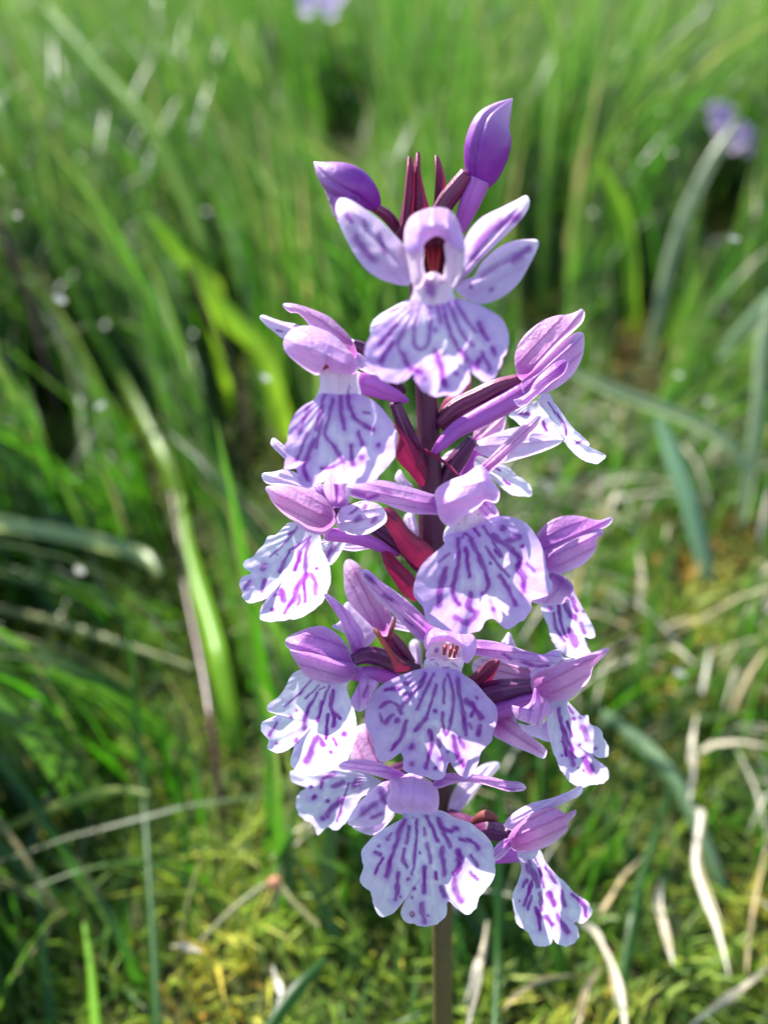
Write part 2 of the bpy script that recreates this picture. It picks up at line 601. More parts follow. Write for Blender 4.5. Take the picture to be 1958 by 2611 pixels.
# --- two closed buds and the bracts at the top
fl = flower('R1', (1080, 560), 2, 'bud')
tube('bud_petals', 'R1', [(1082, 575), (1095, 520), (1110, 440), (1125, 350), (1148, 255), (1195, 180), (1258, 104)], (45, 84, 112, 122, 108, 66, 3), (2, 3, 4), M['bud'], fl, 3, 0.035, 40)
tube('spur', 'R1', [(1085, 530), (1035, 650), (1000, 740), (975, 800)], (62, 56, 44, 34), (2.6, 1.5, 0.5), M['spur'], fl)
tube('ovary', 'R1', [(1020, 500), (960, 580), (900, 660), (850, 760)], (38, 46, 48, 40), (3, 2, 1), M['ovary_red'], fl, 6, 0.06)
fl = flower('R1', (530, 680), 3, 'bud')
tube('bud_petals', 'R1', [(545, 690), (505, 640), (450, 598), (385, 560), (310, 520), (255, 482), (208, 440)], (22, 62, 92, 100, 82, 48, 3), (3, 5, 5), M['bud'], fl, 3, 0.035, 40)
sheet('petal', 'R1', [(262, 560), (330, 540), (430, 590), (470, 680), (430, 740), (360, 770), (322, 740), (290, 660)], (440, 640), (320, 735), 4.6, 4.0, 1.6, M['petal_deep'], fl)
tube('ovary', 'R1', [(528, 680), (590, 720), (640, 780), (680, 860)], (24, 30, 28, 24), (3.5, 2, 1), M['ovary_red'], fl, 6, 0.08)
B = lambda reg, out, bs, tp, zb, zt, mat='bract', dome=0.9: sheet('bract', reg, out, bs, tp, zb, zt, dome, M[mat], orchid)
B('R1', [(702, 420), (720, 410), (738, 470), (745, 560), (735, 680), (690, 850), (640, 850), (655, 760), (680, 640), (692, 520)], (670, 850), (712, 412), 2.0, 2.6)
B('R1', [(742, 420), (754, 382), (770, 402), (774, 500), (800, 620), (815, 690), (790, 800), (720, 860), (700, 760), (712, 600), (730, 500)], (750, 850), (755, 384), 1.2, 2.0)
B('R1', [(845, 415), (860, 405), (880, 440), (905, 540), (890, 620), (850, 720), (825, 720), (842, 640), (850, 540)], (840, 720), (858, 405), 0.2, 1.0)

# --- topmost open flower, face on
fl = flower('R1', (840, 1000), 10)
z = 13.0
sheet('sepal', 'R1', [(715, 1088), (600, 1075), (500, 1022), (430, 940), (380, 850), (340, 760), (322, 680), (345, 630), (400, 640), (480, 690), (560, 750), (630, 820), (690, 890), (720, 980)], (720, 1050), (335, 638), z - 1.5, z - 3.5, -1.0, M['petal_pale'], fl, 0.8, [(46, (430, 840), (470, 900), (520, 955)), (30, (550, 820), (585, 920)), (26, (380, 720), (410, 760)), (22, (470, 740), (490, 800))], soft=0.95)
sheet('sepal', 'R1', [(945, 1075), (965, 960), (1005, 850), (1040, 790), (1100, 730), (1200, 680), (1280, 640), (1330, 615), (1350, 650), (1335, 700), (1290, 760), (1220, 830), (1150, 900), (1080, 970), (1020, 1040)], (970, 1050), (1340, 630), z - 2.5, z - 6, -0.8, M['petal_pale'], fl, -0.8, [(50, (1050, 940), (1100, 850), (1150, 800)), (46, (1160, 790), (1230, 750), (1290, 735))], soft=0.9)
sheet('petal', 'R1', [(945, 1080), (1040, 1060), (1090, 980), (1160, 910), (1240, 865), (1330, 850), (1395, 855), (1385, 910), (1350, 980), (1290, 1080), (1210, 1150), (1110, 1190), (1030, 1170), (970, 1130)], (960, 1100), (1393, 860), z - 2, z - 4, -1.0, M['petal_pale'], fl, 0.4, [(24, (1090, 1050), (1180, 990), (1250, 960)), (42, (1260, 960), (1340, 900)), (26, (1150, 1115)), (20, (1040, 1100))], soft=0.9)
sheet('sepal', 'R1', [(505, 1340), (528, 1270), (620, 1210), (720, 1165), (780, 1200), (760, 1290), (620, 1330), (540, 1400)], (750, 1220), (520, 1310), z - 4, z - 5, 0.6, M['petal_pale'], fl)
sheet('throat', 'R1', [(712, 800), (770, 740), (850, 715), (920, 735), (970, 800), (985, 900), (960, 1010), (900, 1070), (840, 1080), (780, 1070), (728, 1010), (705, 900)], (845, 730), (842, 1070), z - 1.2, z - 0.9, -3.4, M['dark_throat'], fl, centre=[(845, 850), (842, 960)])
for x0, x1 in ((800, 825), (838, 840), (876, 856)):
    tube('column_stripe', 'R1', [(x0, 890), ((x0 + x1) / 2, 950), (x1, 1025)], (11, 12, 7), (z - 3.6, z - 1.4), M['column'], fl, m=8)
sheet('hood', 'R1', [(690, 900), (688, 800), (715, 735), (770, 698), (840, 680), (910, 686), (955, 725), (985, 790), (1005, 880), (985, 930), (930, 880), (870, 832), (815, 850), (775, 900), (735, 950)], (845, 690), (845, 860), z - 1, z + 0.6, 2.2, M['hood'], fl, centre=[(790, 770), (905, 770)])
sheet('petal', 'R1', [(695, 880), (760, 850), (790, 900), (785, 980), (800, 1060), (765, 1110), (730, 1090), (712, 1000)], (730, 870), (765, 1100), z + 0.3, z + 0.2, 1.0, M['neck'], fl)
sheet('petal', 'R1', [(900, 870), (960, 830), (1005, 880), (1003, 980), (965, 1065), (935, 1100), (895, 1050), (905, 960)], (970, 860), (935, 1090), z + 0.3, z + 0.2, 1.0, M['neck'], fl)
sheet('neck', 'R1', [(738, 1060), (790, 1040), (840, 1020), (890, 1040), (950, 1060), (945, 1130), (965, 1190), (900, 1230), (840, 1235), (780, 1230), (715, 1190), (732, 1130)], (840, 1030), (840, 1230), z - 0.2, z + 0.3, 0.7, M['neck'], fl, strokes=[(58, (825, 1098), (826, 1128)), (12, (770, 1060), (800, 1085)), (12, (905, 1040), (870, 1080))], soft=0.7)
sheet('lip', 'R1', [(725, 1170), (650, 1222), (560, 1290), (500, 1370), (478, 1450), (490, 1530), (540, 1572), (585, 1605), (650, 1612), (705, 1585), (727, 1555), (750, 1610), (790, 1660), (840, 1680), (900, 1672), (960, 1680), (1000, 1645), (1028, 1595), (1037, 1545), (1070, 1575), (1112, 1605), (1155, 1590), (1200, 1500), (1232, 1420), (1235, 1340), (1200, 1270), (1130, 1220), (1040, 1178), (955, 1165), (900, 1190), (840, 1198), (780, 1190)], (840, 1160), (860, 1680), z + 0.9, z - 0.8, 0.8, M['lip_violet'], fl, lip=True, refl=2.6, ruffle=0.9, crisp=2.0, centre=(850, 1400), arch=0.8, soft=0.7, seed=1, strokes=[
    (20, (735, 1200), (700, 1300), (655, 1400), (690, 1500)), (17, (772, 1190), (745, 1290), (735, 1390), (762, 1430), (800, 1415), (820, 1350), (825, 1250), (815, 1190)),
    (17, (890, 1200), (915, 1300), (950, 1390), (985, 1450)), (17, (925, 1190), (960, 1280), (1005, 1370), (1050, 1410)), (14, (860, 1200), (880, 1290)), (16, (960, 1180), (1010, 1270), (1060, 1340)),
    (30, (850, 1440), (880, 1530), (898, 1620)), (30, (680, 1460), (715, 1530), (775, 1550)), (30, (990, 1440), (1050, 1510), (1095, 1475)), (30, (560, 1400), (600, 1350), (645, 1300)),
    (34, (565, 1490), (600, 1430), (620, 1400)), (28, (1080, 1300), (1125, 1375)), (24, (1100, 1450), (1135, 1540)), (18, (850, 1330)), (26, (792, 1590)), (24, (960, 1560)), (20, (1072, 1530)), (24, (1150, 1420), (1165, 1460))])

# --- upper left flower
fl = flower('R2', (900, 720), 4)
z = 8.0
sheet('sepal', 'R2', [(362, 240), (380, 218), (440, 220), (520, 240), (620, 275), (720, 320), (800, 390), (860, 450), (915, 530), (940, 650), (880, 640), (760, 520), (660, 450), (580, 400), (540, 350), (480, 295), (420, 290)], (910, 620), (366, 236), z - 3, z - 3.5, 0.9, M['petal_pink'], fl, 0.5, centre=[(440, 255), (560, 310), (720, 410), (850, 530)])
sheet('sepal', 'R2', [(185, 330), (215, 308), (280, 330), (370, 360), (450, 375), (520, 410), (470, 470), (375, 495), (300, 440), (230, 385)], (500, 440), (190, 325), z - 3, z - 5, 0.5, M['petal_pale'], fl, 0, [(20, (320, 430), (360, 440))])
sheet('petal', 'R2', [(920, 600), (990, 630), (1085, 740), (1060, 768), (990, 745), (930, 700)], (930, 640), (1080, 750), z - 3, z - 3, 0.4, M['petal_pale'], fl)
tube('spur', 'R2', [(930, 830), (1030, 850), (1150, 900), (1250, 940), (1320, 970)], (86, 84, 66, 46, 20), (z - 3.5, 2, -2), M['spur'], fl)
tube('ovary', 'R2', [(890, 540), (960, 560), (1040, 620), (1150, 740), (1280, 900)], (46, 50, 50, 48, 40), (z - 5, 2, -3), M['ovary'], fl, 6, 0.07)
tube('column', 'R2', [(672, 655), (690, 700), (705, 745)], (40, 44, 30), (z - 1.5, z - 0.6), M['column'], fl, m=8)
sheet('neck', 'R2', [(650, 730), (700, 700), (780, 715), (900, 730), (945, 750), (948, 830), (965, 930), (880, 965), (780, 970), (640, 950), (652, 840)], (790, 730), (790, 950), z - 0.6, z - 0.5, 0.6, M['neck'], fl, strokes=[(10, (872, 850), (865, 930))], soft=0.6)
sheet('hood', 'R2', [(370, 560), (375, 490), (430, 420), (500, 395), (580, 392), (660, 415), (760, 465), (850, 555), (920, 640), (942, 720), (900, 775), (780, 758), (720, 715), (670, 690), (640, 772), (560, 742), (470, 675), (400, 612)], (900, 720), (400, 500), z - 0.6, z - 1.6, 2.6, M['hood'], fl, centre=[(480, 540), (620, 560), (820, 670)])
sheet('lip', 'R2', [(650, 915), (600, 965), (520, 1010), (445, 1090), (415, 1180), (402, 1270), (385, 1310), (390, 1400), (378, 1490), (470, 1500), (482, 1580), (540, 1640), (620, 1620), (700, 1590), (800, 1610), (900, 1612), (1000, 1602), (1090, 1570), (1150, 1490), (1210, 1430), (1240, 1320), (1245, 1230), (1220, 1160), (1170, 1080), (1100, 1000), (1010, 940), (940, 915), (800, 920)], (790, 930), (780, 1610), z + 0.4, z - 0.6, 0.8, M['lip_violet'], fl, lip=True, refl=2.8, ruffle=0.9, crisp=1.8, centre=(800, 1260), arch=0.7, soft=0.6, seed=2, strokes=[
    (22, (690, 925), (645, 1060), (622, 1200)), (28, (750, 955), (718, 1100), (690, 1230), (755, 1315), (800, 1390), (830, 1440)), (32, (812, 940), (818, 1060), (838, 1190)), (32, (868, 935), (890, 1050), (950, 1130), (1060, 1190)),
    (36, (560, 1030), (520, 1140), (490, 1220)), (38, (605, 1270), (560, 1370), (530, 1490), (560, 1580)), (26, (550, 1220), (510, 1340), (465, 1430)), (36, (890, 1320), (900, 1460)), (30, (950, 1210), (978, 1310)),
    (24, (660, 1490), (740, 1480), (820, 1440)), (48, (970, 1400)), (38, (1105, 1310)), (16, (990, 1060), (1040, 1062)), (24, (620, 1330), (680, 1000))])

# --- upper right flower, seen from the side
fl = flower('R3', (900, 600), -2)
z = -1.0
sheet('lip', 'R3', [(1035, 720), (1112, 700), (1112, 770), (1150, 772), (1205, 850), (1265, 930), (1330, 990), (1390, 1050), (1375, 1080), (1345, 1078), (1420, 1100), (1480, 1120), (1508, 1140), (1480, 1170), (1440, 1195), (1370, 1180), (1290, 1130), (1225, 1060), (1150, 940), (1085, 830), (1040, 780)], (1060, 740), (1500, 1140), z + 1, z - 1, 0.6, M['lip_white'], fl, lip=True, refl=1.0, ruffle=0.5, crisp=1.2, centre=(1235, 1000), seed=3, lean=-0.6, strokes=[(12, (1160, 840), (1220, 930), (1230, 990)), (10, (1100, 760), (1150, 840)), (16, (1300, 1050), (1330, 1035))])
sheet('lip', 'R3', [(820, 850), (900, 800), (1020, 750), (1090, 790), (1150, 910), (1210, 1025), (1120, 1005), (1000, 965), (920, 935), (860, 885)], (1040, 760), (1150, 1000), z - 3, z - 4, 0.5, M['lip_white'], fl, lip=True, refl=0.6, ruffle=0.4, crisp=1.2, seed=4, strokes=[(22, (900, 840), (960, 850)), (20, (1060, 900), (1090, 960)), (16, (980, 900), (1010, 940))])
tube('ovary', 'R3', [(905, 600), (740, 660), (600, 735), (450, 815), (330, 925)], (40, 62, 72, 74, 56), (z - 1, -3, -4), M['ovary_red'], fl, 6, 0.08)
tube('spur', 'R3', [(930, 690), (770, 785), (600, 878), (450, 960), (350, 1055), (285, 1125)], (80, 76, 70, 60, 44, 18), (z - 1, -2, -2), M['spur'], fl)
sheet('sepal', 'R3', [(870, 540), (862, 440), (890, 350), (950, 270), (1050, 190), (1150, 150), (1240, 140), (1310, 115), (1332, 100), (1358, 125), (1345, 190), (1290, 250), (1200, 330), (1120, 410), (1040, 500), (960, 600), (900, 600)], (905, 590), (1345, 112), z, z - 1, 1.5, M['petal_pink'], fl, -0.6)
sheet('sepal', 'R3', [(920, 600), (1040, 490), (1130, 400), (1220, 320), (1290, 270), (1348, 275), (1352, 380), (1330, 470), (1270, 570), (1190, 640), (1100, 690), (1020, 712), (940, 720), (910, 660)], (925, 660), (1345, 285), z + 0.2, z - 0.5, 1.6, M['petal'], fl, 0.4)
sheet('petal', 'R3', [(855, 745), (890, 733), (960, 690), (1000, 620), (1060, 550), (1150, 480), (1220, 460), (1240, 490), (1210, 560), (1140, 610), (1080, 660), (1000, 730), (950, 775), (890, 790)], (1190, 500), (862, 752), z + 2.0, z + 2.6, 0.7, M['petal'], fl, centre=[(1150, 540), (1050, 630), (950, 735)])
B('R3', [(545, 560), (548, 650), (440, 740), (350, 880), (310, 900), (330, 820), (360, 750), (430, 690), (510, 630)], (330, 880), (545, 570), -5.5, -4, 'bract_red')
# --- flower behind it
fl = flower('R3', (600, 1040), -6)
sheet('sepal', 'R3', [(580, 1050), (700, 990), (820, 950), (930, 930), (1000, 950), (1100, 990), (1195, 1025), (1170, 1060), (1060, 1110), (900, 1160), (780, 1190), (700, 1160), (600, 1110)], (600, 1070), (1192, 1028), -4.5, -6, 0.8, M['petal_pale'], fl, 0.5)
sheet('sepal', 'R3', [(570, 1040), (590, 930), (680, 880), (790, 850), (800, 900), (770, 980), (700, 1010), (620, 1080)], (590, 1050), (795, 860), -6, -7, 0.7, M['petal_pink'], fl)
sheet('lip', 'R3', [(600, 1140), (700, 1170), (790, 1200), (860, 1260), (930, 1310), (980, 1360), (985, 1420), (920, 1425), (830, 1410), (740, 1330), (670, 1270), (580, 1220)], (610, 1170), (980, 1400), -6, -6.5, 0.6, M['lip_white'], fl, lip=True, refl=0.8, ruffle=0.4, crisp=1.0, seed=5, strokes=[(14, (780, 1310), (830, 1340)), (12, (690, 1200), (760, 1240))])
sheet('petal', 'R3', [(345, 1160), (420, 1095), (505, 1085), (470, 1150), (360, 1200)], (480, 1110), (350, 1170), -9, -9, 0.3, M['petal_pale'], fl)
tube('spur', 'R3', [(600, 1090), (560, 1180), (500, 1300)], (50, 60, 50), (-7, -8), M['spur'], fl)
tube('ovary', 'R3', [(565, 1020), (500, 1110), (430, 1210), (370, 1330)], (38, 56, 62, 50), (-4, -5, -6), M['ovary'], fl, 6, 0.08)
tube('bract', 'R3', [(190, 1080), (300, 1140), (400, 1210), (470, 1280)], (16, 13, 11, 8), (-1.5, 0.5), M['bract_red'], orchid)

# --- middle flower right of the stem, face on
fl = flower('R5', (560, 250), 1)
z = 5.0
sheet('sepal', 'R4', [(830, 258), (870, 232), (1000, 218), (1060, 205), (1150, 215), (1290, 255), (1400, 290), (1500, 330), (1520, 440), (1420, 447), (1300, 440), (1180, 402), (1080, 362), (960, 345), (870, 315)], (1500, 390), (840, 255), z - 1.0, z - 0.5, 0.8, M['petal'], fl, -0.5, [(26, (1090, 270), (1150, 300)), (40, (880, 290), (960, 310)), (26, (1000, 330), (1060, 310))], centre=[(930, 280), (1080, 290), (1400, 375)], soft=0.9)
sheet('sepal', 'R3', [(590, 1240), (680, 1155), (780, 1055), (870, 965), (960, 888), (1020, 858), (1050, 865), (1045, 910), (980, 985), (900, 1065), (800, 1165), (720, 1230), (650, 1290)], (630, 1250), (1045, 866), z - 2, z - 1, 0.4, M['petal_pink'], fl, centre=[(690, 1195), (800, 1100), (950, 945)])
sheet('petal', 'R5', [(760, 150), (830, 175), (882, 262), (835, 300), (760, 270)], (780, 170), (870, 275), z - 0.5, z - 0.6, 0.5, M['petal'], fl)
sheet('neck', 'R5', [(545, 390), (580, 320), (690, 230), (790, 190), (850, 290), (840, 340), (760, 380), (650, 430), (560, 440)], (690, 250), (700, 420), z - 0.8, z - 0.5, 0.6, M['neck'], fl, strokes=[(10, (640, 318)), (10, (760, 265))])
sheet('hood', 'R5', [(495, 130), (530, 88), (600, 50), (680, 20), (755, -32), (805, -10), (842, 60), (887, 130), (868, 195), (800, 182), (770, 212), (700, 262), (640, 295), (590, 335), (550, 322), (515, 270), (500, 190)], (520, 200), (860, 140), z - 0.4, z + 0.2, 2.4, M['hood'], fl, centre=[(580, 190), (690, 140), (800, 90)])
sheet('lip', 'R5', [(560, 390), (555, 440), (500, 490), (430, 550), (390, 620), (368, 720), (390, 790), (430, 840), (442, 900), (480, 942), (540, 962), (620, 990), (700, 992), (770, 962), (800, 912), (850, 900), (900, 940), (940, 962), (990, 922), (1050, 890), (1080, 840), (1082, 790), (1140, 770), (1202, 722), (1190, 650), (1165, 560), (1150, 480), (1110, 400), (1050, 320), (960, 280), (870, 275), (800, 300), (690, 360)], (700, 370), (760, 960), z + 0.5, z - 0.8, 0.8, M['lip_violet'], fl, lip=True, refl=2.6, ruffle=1.0, crisp=1.8, centre=(770, 620), arch=0.8, soft=0.5, seed=6, strokes=[
    (26, (630, 410), (640, 520), (620, 640), (600, 730), (640, 810)), (26, (680, 470), (692, 560), (706, 635)), (30, (715, 420), (770, 540), (815, 650), (810, 710), (780, 745)), (14, (655, 410), (680, 382), (712, 410)),
    (14, (735, 350), (762, 395)), (16, (790, 340), (850, 430), (900, 520)), (20, (805, 460), (870, 560), (945, 640)), (36, (845, 390), (905, 440), (965, 470)), (36, (930, 430), (965, 415), (1000, 398)), (28, (1022, 455)), (38, (906, 345)),
    (36, (965, 480), (1005, 540), (1000, 600), (1032, 650), (1030, 730)), (18, (1050, 560), (1095, 605)), (20, (582, 500), (520, 550)), (44, (560, 600), (530, 720), (525, 810)), (26, (890, 640), (940, 720), (985, 815)),
    (34, (710, 745), (695, 820), (740, 870), (690, 920), (620, 885)), (38, (845, 835)), (16, (830, 560)), (18, (860, 480), (890, 520))])

# --- left flower half way up
fl = flower('R4', (760, 470), -4)
z = 0.0
sheet('sepal', 'R4', [(242, 160), (330, 145), (400, 130), (480, 150), (540, 200), (620, 240), (690, 240), (730, 330), (640, 300), (480, 250), (360, 240), (270, 225)], (710, 310), (245, 160), z - 1.5, z - 2, 0.7, M['petal_pale'], fl)
sheet('sepal', 'R2', [(270, 1290), (290, 1255), (330, 1275), (390, 1330), (420, 1400), (385, 1420), (330, 1370), (280, 1320)], (410, 1400), (275, 1270), z - 2, z - 3, 0.3, M['petal_pale'], fl)
sheet('petal', 'R4', [(680, 230), (780, 160), (850, 220), (850, 370), (770, 400), (700, 330)], (780, 390), (770, 180), z + 0.4, z + 1, -0.6, M['petal'], fl, strokes=[(40, (770, 230), (790, 310))], soft=0.8)
sheet('petal', 'R4', [(600, 262), (680, 235), (722, 310), (755, 400), (745, 450), (680, 370)], (745, 430), (640, 250), z - 0.6, z - 1, 0.4, M['petal_deep'], fl)
sheet('sepal', 'R4', [(265, 265), (290, 245), (400, 240), (500, 250), (590, 270), (680, 325), (740, 400), (765, 470), (745, 540), (690, 587), (620, 587), (540, 557), (460, 492), (380, 432), (310, 352), (285, 300)], (755, 495), (270, 263), z, z - 0.6, 1.9, M['petal_pink'], fl, 0.3)
tube('ovary', 'R4', [(745, 440), (800, 405), (900, 430), (1040, 540), (1180, 650), (1260, 720)], (34, 40, 46, 50, 50, 36), (z - 0.5, -4, -7), M['ovary'], fl, 6, 0.08)
sheet('petal', 'R4', [(765, 480), (800, 405), (860, 380), (960, 350), (1050, 368), (1110, 420), (1122, 490), (1070, 540), (980, 587), (880, 592), (800, 565), (768, 525)], (780, 510), (1110, 450), z + 0.6, z + 0.8, 1.0, M['petal_pale'], fl, strokes=[(34, (960, 410), (970, 390)), (36, (910, 490), (930, 470)), (32, (1020, 500), (1040, 470)), (24, (870, 440), (920, 400))], soft=0.8)
tube('spur', 'R4', [(700, 590), (850, 598), (1000, 640), (1110, 690), (1200, 730)], (44, 52, 46, 36, 16), (z - 0.6, -3, -6), M['spur'], fl)
sheet('lip', 'R4', [(470, 505), (430, 505), (390, 540), (340, 590), (290, 600), (260, 650), (225, 690), (180, 740), (120, 780), (112, 820), (160, 862), (100, 890), (85, 940), (110, 1000), (105, 1032), (150, 1072), (220, 1062), (278, 1040), (240, 1100), (228, 1160), (250, 1195), (330, 1203), (420, 1190), (500, 1180), (590, 1130), (660, 1070), (700, 1000), (727, 920), (720, 820), (690, 740), (665, 680), (650, 590), (590, 560), (530, 530)], (600, 570), (250, 1130), z - 0.2, z - 4.4, 0.7, M['lip_white'], fl, lip=True, refl=1.6, ruffle=0.7, crisp=1.4, centre=(450, 850), arch=0.5, soft=0.5, seed=7, lean=-1.0, strokes=[
    (11, (490, 535), (420, 630), (350, 700), (300, 745)), (14, (560, 615), (490, 670), (440, 700)), (20, (440, 710), (400, 780)), (34, (395, 790), (365, 850)), (20, (580, 605), (520, 700)), (32, (515, 710), (475, 840)), (26, (572, 640), (555, 720), (550, 880)),
    (40, (555, 870), (500, 960), (460, 1050)), (24, (460, 1050), (405, 1140)), (32, (590, 870), (622, 930), (620, 1000)), (30, (628, 832)), (20, (540, 920), (545, 1060)), (40, (262, 810), (245, 830)), (30, (262, 915), (245, 990)), (46, (380, 990), (395, 1050)),
    (26, (330, 1020), (380, 1005)), (34, (315, 1115)), (26, (118, 970), (155, 920)), (10, (430, 590), (470, 560)), (12, (350, 730)), (22, (500, 1080), (510, 1010))])
sheet('lip', 'R4', [(655, 640), (720, 612), (835, 620), (785, 740), (720, 805), (690, 720)], (800, 640), (715, 790), z - 4, z - 4, 0.4, M['lip_white'], fl, lip=True, ruffle=0.2, seed=8, strokes=[(30, (745, 675), (705, 745))])
sheet('petal', 'R4', [(785, 680), (850, 628), (1000, 680), (960, 695), (880, 706)], (980, 680), (795, 680), z - 5, z - 5, 0.3, M['petal_pale'], fl)

# bracts round the middle of the stem
B('R2', [(1215, 1140), (1255, 1230), (1238, 1400), (1330, 1520), (1440, 1630), (1470, 1500), (1420, 1380), (1330, 1250)], (1450, 1560), (1222, 1150), -3.2, 0.5, 'bract_red')
tube('ovary', 'R2', [(1225, 980), (1280, 1120), (1350, 1280), (1430, 1450)], (42, 50, 52, 40), (0, -1, -4), M['ovary'], orchid, 6, 0.1)
B('R4', [(1110, 395), (1180, 420), (1290, 560), (1420, 660), (1450, 740), (1340, 850), (1250, 760), (1180, 640), (1110, 520), (1096, 440)], (1400, 780), (1112, 400), -5.5, -2.0, 'bract')
B('R4', [(1085, 712), (1150, 718), (1230, 800), (1310, 880), (1350, 960), (1330, 1060), (1240, 1012), (1160, 900), (1110, 810)], (1330, 1020), (1090, 715), -6.5, -4, 'bract_red')
sheet('petal', 'R4', [(1180, 200), (1215, 130), (1260, 200), (1310, 250), (1260, 270)], (1290, 250), (1210, 140), -7, -8, 0.3, M['petal_pale'], orchid)
sheet('petal', 'R4', [(1240, 480), (1300, 420), (1340, 520), (1350, 600), (1290, 560)], (1330, 590), (1290, 430), -9, -10, 0.3, M['petal_pale'], orchid)

# --- right flower half way up
fl = flower('R5', (1120, 520), -8)
z = -5.0
sheet('lip', 'R5', [(1140, 815), (1240, 790), (1310, 750), (1335, 740), (1372, 800), (1402, 860), (1440, 920), (1465, 990), (1440, 1015), (1402, 1010), (1420, 1070), (1440, 1110), (1400, 1140), (1310, 1130), (1240, 1080), (1200, 1020), (1178, 940), (1150, 880)], (1240, 790), (1400, 1130), z - 0.6, z - 3.6, 0.6, M['lip_white'], fl, lip=True, refl=1.2, ruffle=0.6, crisp=1.3, seed=9, lean=-0.9, soft=0.4, strokes=[
    (24, (1240, 815), (1258, 920), (1290, 1000)), (20, (1215, 860), (1228, 950), (1272, 1025)), (36, (1280, 805), (1310, 870), (1342, 885)), (26, (1320, 770), (1350, 850)), (44, (1308, 960), (1342, 1045)), (24, (1380, 920), (1400, 985)), (20, (1392, 852)), (26, (1195, 830))])
sheet('petal', 'R5', [(1058, 772), (1080, 740), (1180, 690), (1195, 610), (1260, 630), (1312, 670), (1337, 715), (1330, 752), (1280, 802), (1180, 812), (1100, 802)], (1210, 630), (1080, 780), z, z + 0.5, 0.9, M['petal'], fl)
sheet('sepal', 'R5', [(1090, 420), (1150, 338), (1220, 290), (1310, 270), (1400, 280), (1480, 300), (1540, 285), (1566, 280), (1560, 315), (1520, 345), (1460, 362), (1350, 390), (1250, 440), (1160, 510), (1110, 490)], (1120, 480), (1562, 290), z - 0.5, z - 1, 1.2, M['petal_deep'], fl, -0.4)
sheet('sepal', 'R5', [(1110, 500), (1200, 448), (1300, 393), (1400, 363), (1490, 348), (1516, 375), (1480, 412), (1460, 490), (1400, 560), (1320, 602), (1250, 627), (1180, 620), (1130, 570)], (1140, 545), (1512, 368), z, z - 0.5, 1.6, M['petal'], fl, 0.3)
tube('ovary', 'R5', [(1150, 540), (1050, 520), (900, 500), (720, 520)], (40, 56, 60, 40), (z - 1, -8, -9), M['ovary'], fl, 6, 0.08)

# --- lower left flower
fl = flower('R4', (890, 1520), -4)
z = 0.0
sheet('petal', 'R4', [(735, 1240), (790, 1200), (815, 1100), (850, 1062), (900, 1120), (1000, 1220), (1050, 1290), (1000, 1370), (930, 1380), (850, 1300)], (960, 1370), (840, 1075), z - 3.5, z - 4, -0.5, M['petal_pale'], fl)
sheet('sepal', 'R4', [(680, 1020), (710, 1010), (780, 1060), (850, 1130), (920, 1220), (962, 1300), (955, 1400), (890, 1450), (850, 1350), (810, 1230), (760, 1140)], (910, 1420), (690, 1015), z - 1.6, z - 3, 0.8, M['petal'], fl, 0.4, centre=[(750, 1080), (830, 1180), (900, 1340)])
sheet('lip', 'R6', [(345, 375), (290, 410), (260, 470), (220, 530), (150, 590), (148, 625), (200, 648), (120, 690), (108, 740), (150, 800), (150, 850), (200, 880), (260, 865), (307, 840), (285, 920), (300, 970), (360, 1000), (430, 1012), (500, 990), (590, 970), (640, 900), (680, 800), (686, 720), (672, 620), (645, 550), (625, 480), (640, 430), (560, 430), (470, 420), (400, 395)], (520, 430), (340, 980), z - 0.4, z - 4.4, 0.7, M['lip_white'], fl, lip=True, refl=1.6, ruffle=0.7, crisp=1.4, centre=(440, 690), arch=0.5, soft=0.5, seed=10, lean=-1.0, strokes=[
    (11, (420, 425), (340, 520), (255, 595)), (9, (460, 470), (380, 545)), (20, (450, 515), (400, 600), (370, 680)), (28, (372, 670), (365, 730)), (16, (520, 475), (485, 560)), (26, (480, 570), (450, 685)), (9, (495, 480), (460, 500)), (28, (545, 505), (530, 590), (552, 650), (545, 715)), (22, (510, 650), (500, 790)),
    (20, (560, 640), (585, 672)), (40, (435, 795), (410, 860), (380, 925)), (28, (320, 802)), (36, (605, 765)), (24, (530, 870)), (18, (205, 695), (158, 772)), (26, (450, 780), (490, 830)), (14, (545, 790), (565, 830)), (14, (290, 662)), (14, (325, 620)), (18, (200, 820))])
tube('ovary', 'R4', [(870, 1480), (980, 1440), (1090, 1460), (1200, 1510), (1340, 1540)], (38, 56, 62, 56, 34), (z, -3, -8), M['ovary'], fl, 6, 0.09)
tube('spur', 'R4', [(900, 1580), (1000, 1570), (1090, 1585), (1200, 1600)], (44, 54, 50, 30), (z - 0.5, -3, -6), M['spur'], fl)
sheet('petal', 'R4', [(905, 1535), (940, 1520), (962, 1570), (1000, 1600), (1065, 1640), (1015, 1720), (990, 1800), (930, 1840), (880, 1802), (868, 1760), (900, 1690), (930, 1610)], (930, 1540), (930, 1820), z + 0.4, z + 0.4, 0.8, M['petal'], fl, strokes=[(24, (990, 1660), (960, 1740))], soft=0.9)
sheet('sepal', 'R4', [(405, 1350), (430, 1310), (510, 1270), (610, 1238), (690, 1238), (770, 1288), (830, 1358), (885, 1450), (905, 1530), (800, 1490), (700, 1450), (560, 1425), (440, 1400)], (890, 1510), (408, 1352), z - 0.2, z - 0.8, 1.3, M['petal_deep'], fl, 0.3)
sheet('sepal', 'R4', [(438, 1410), (470, 1392), (600, 1398), (720, 1428), (820, 1468), (905, 1510), (900, 1580), (840, 1632), (740, 1647), (640, 1627), (550, 1582), (490, 1502)], (895, 1545), (443, 1412), z + 0.3, z - 0.3, 1.7, M['petal'], fl, -0.3)

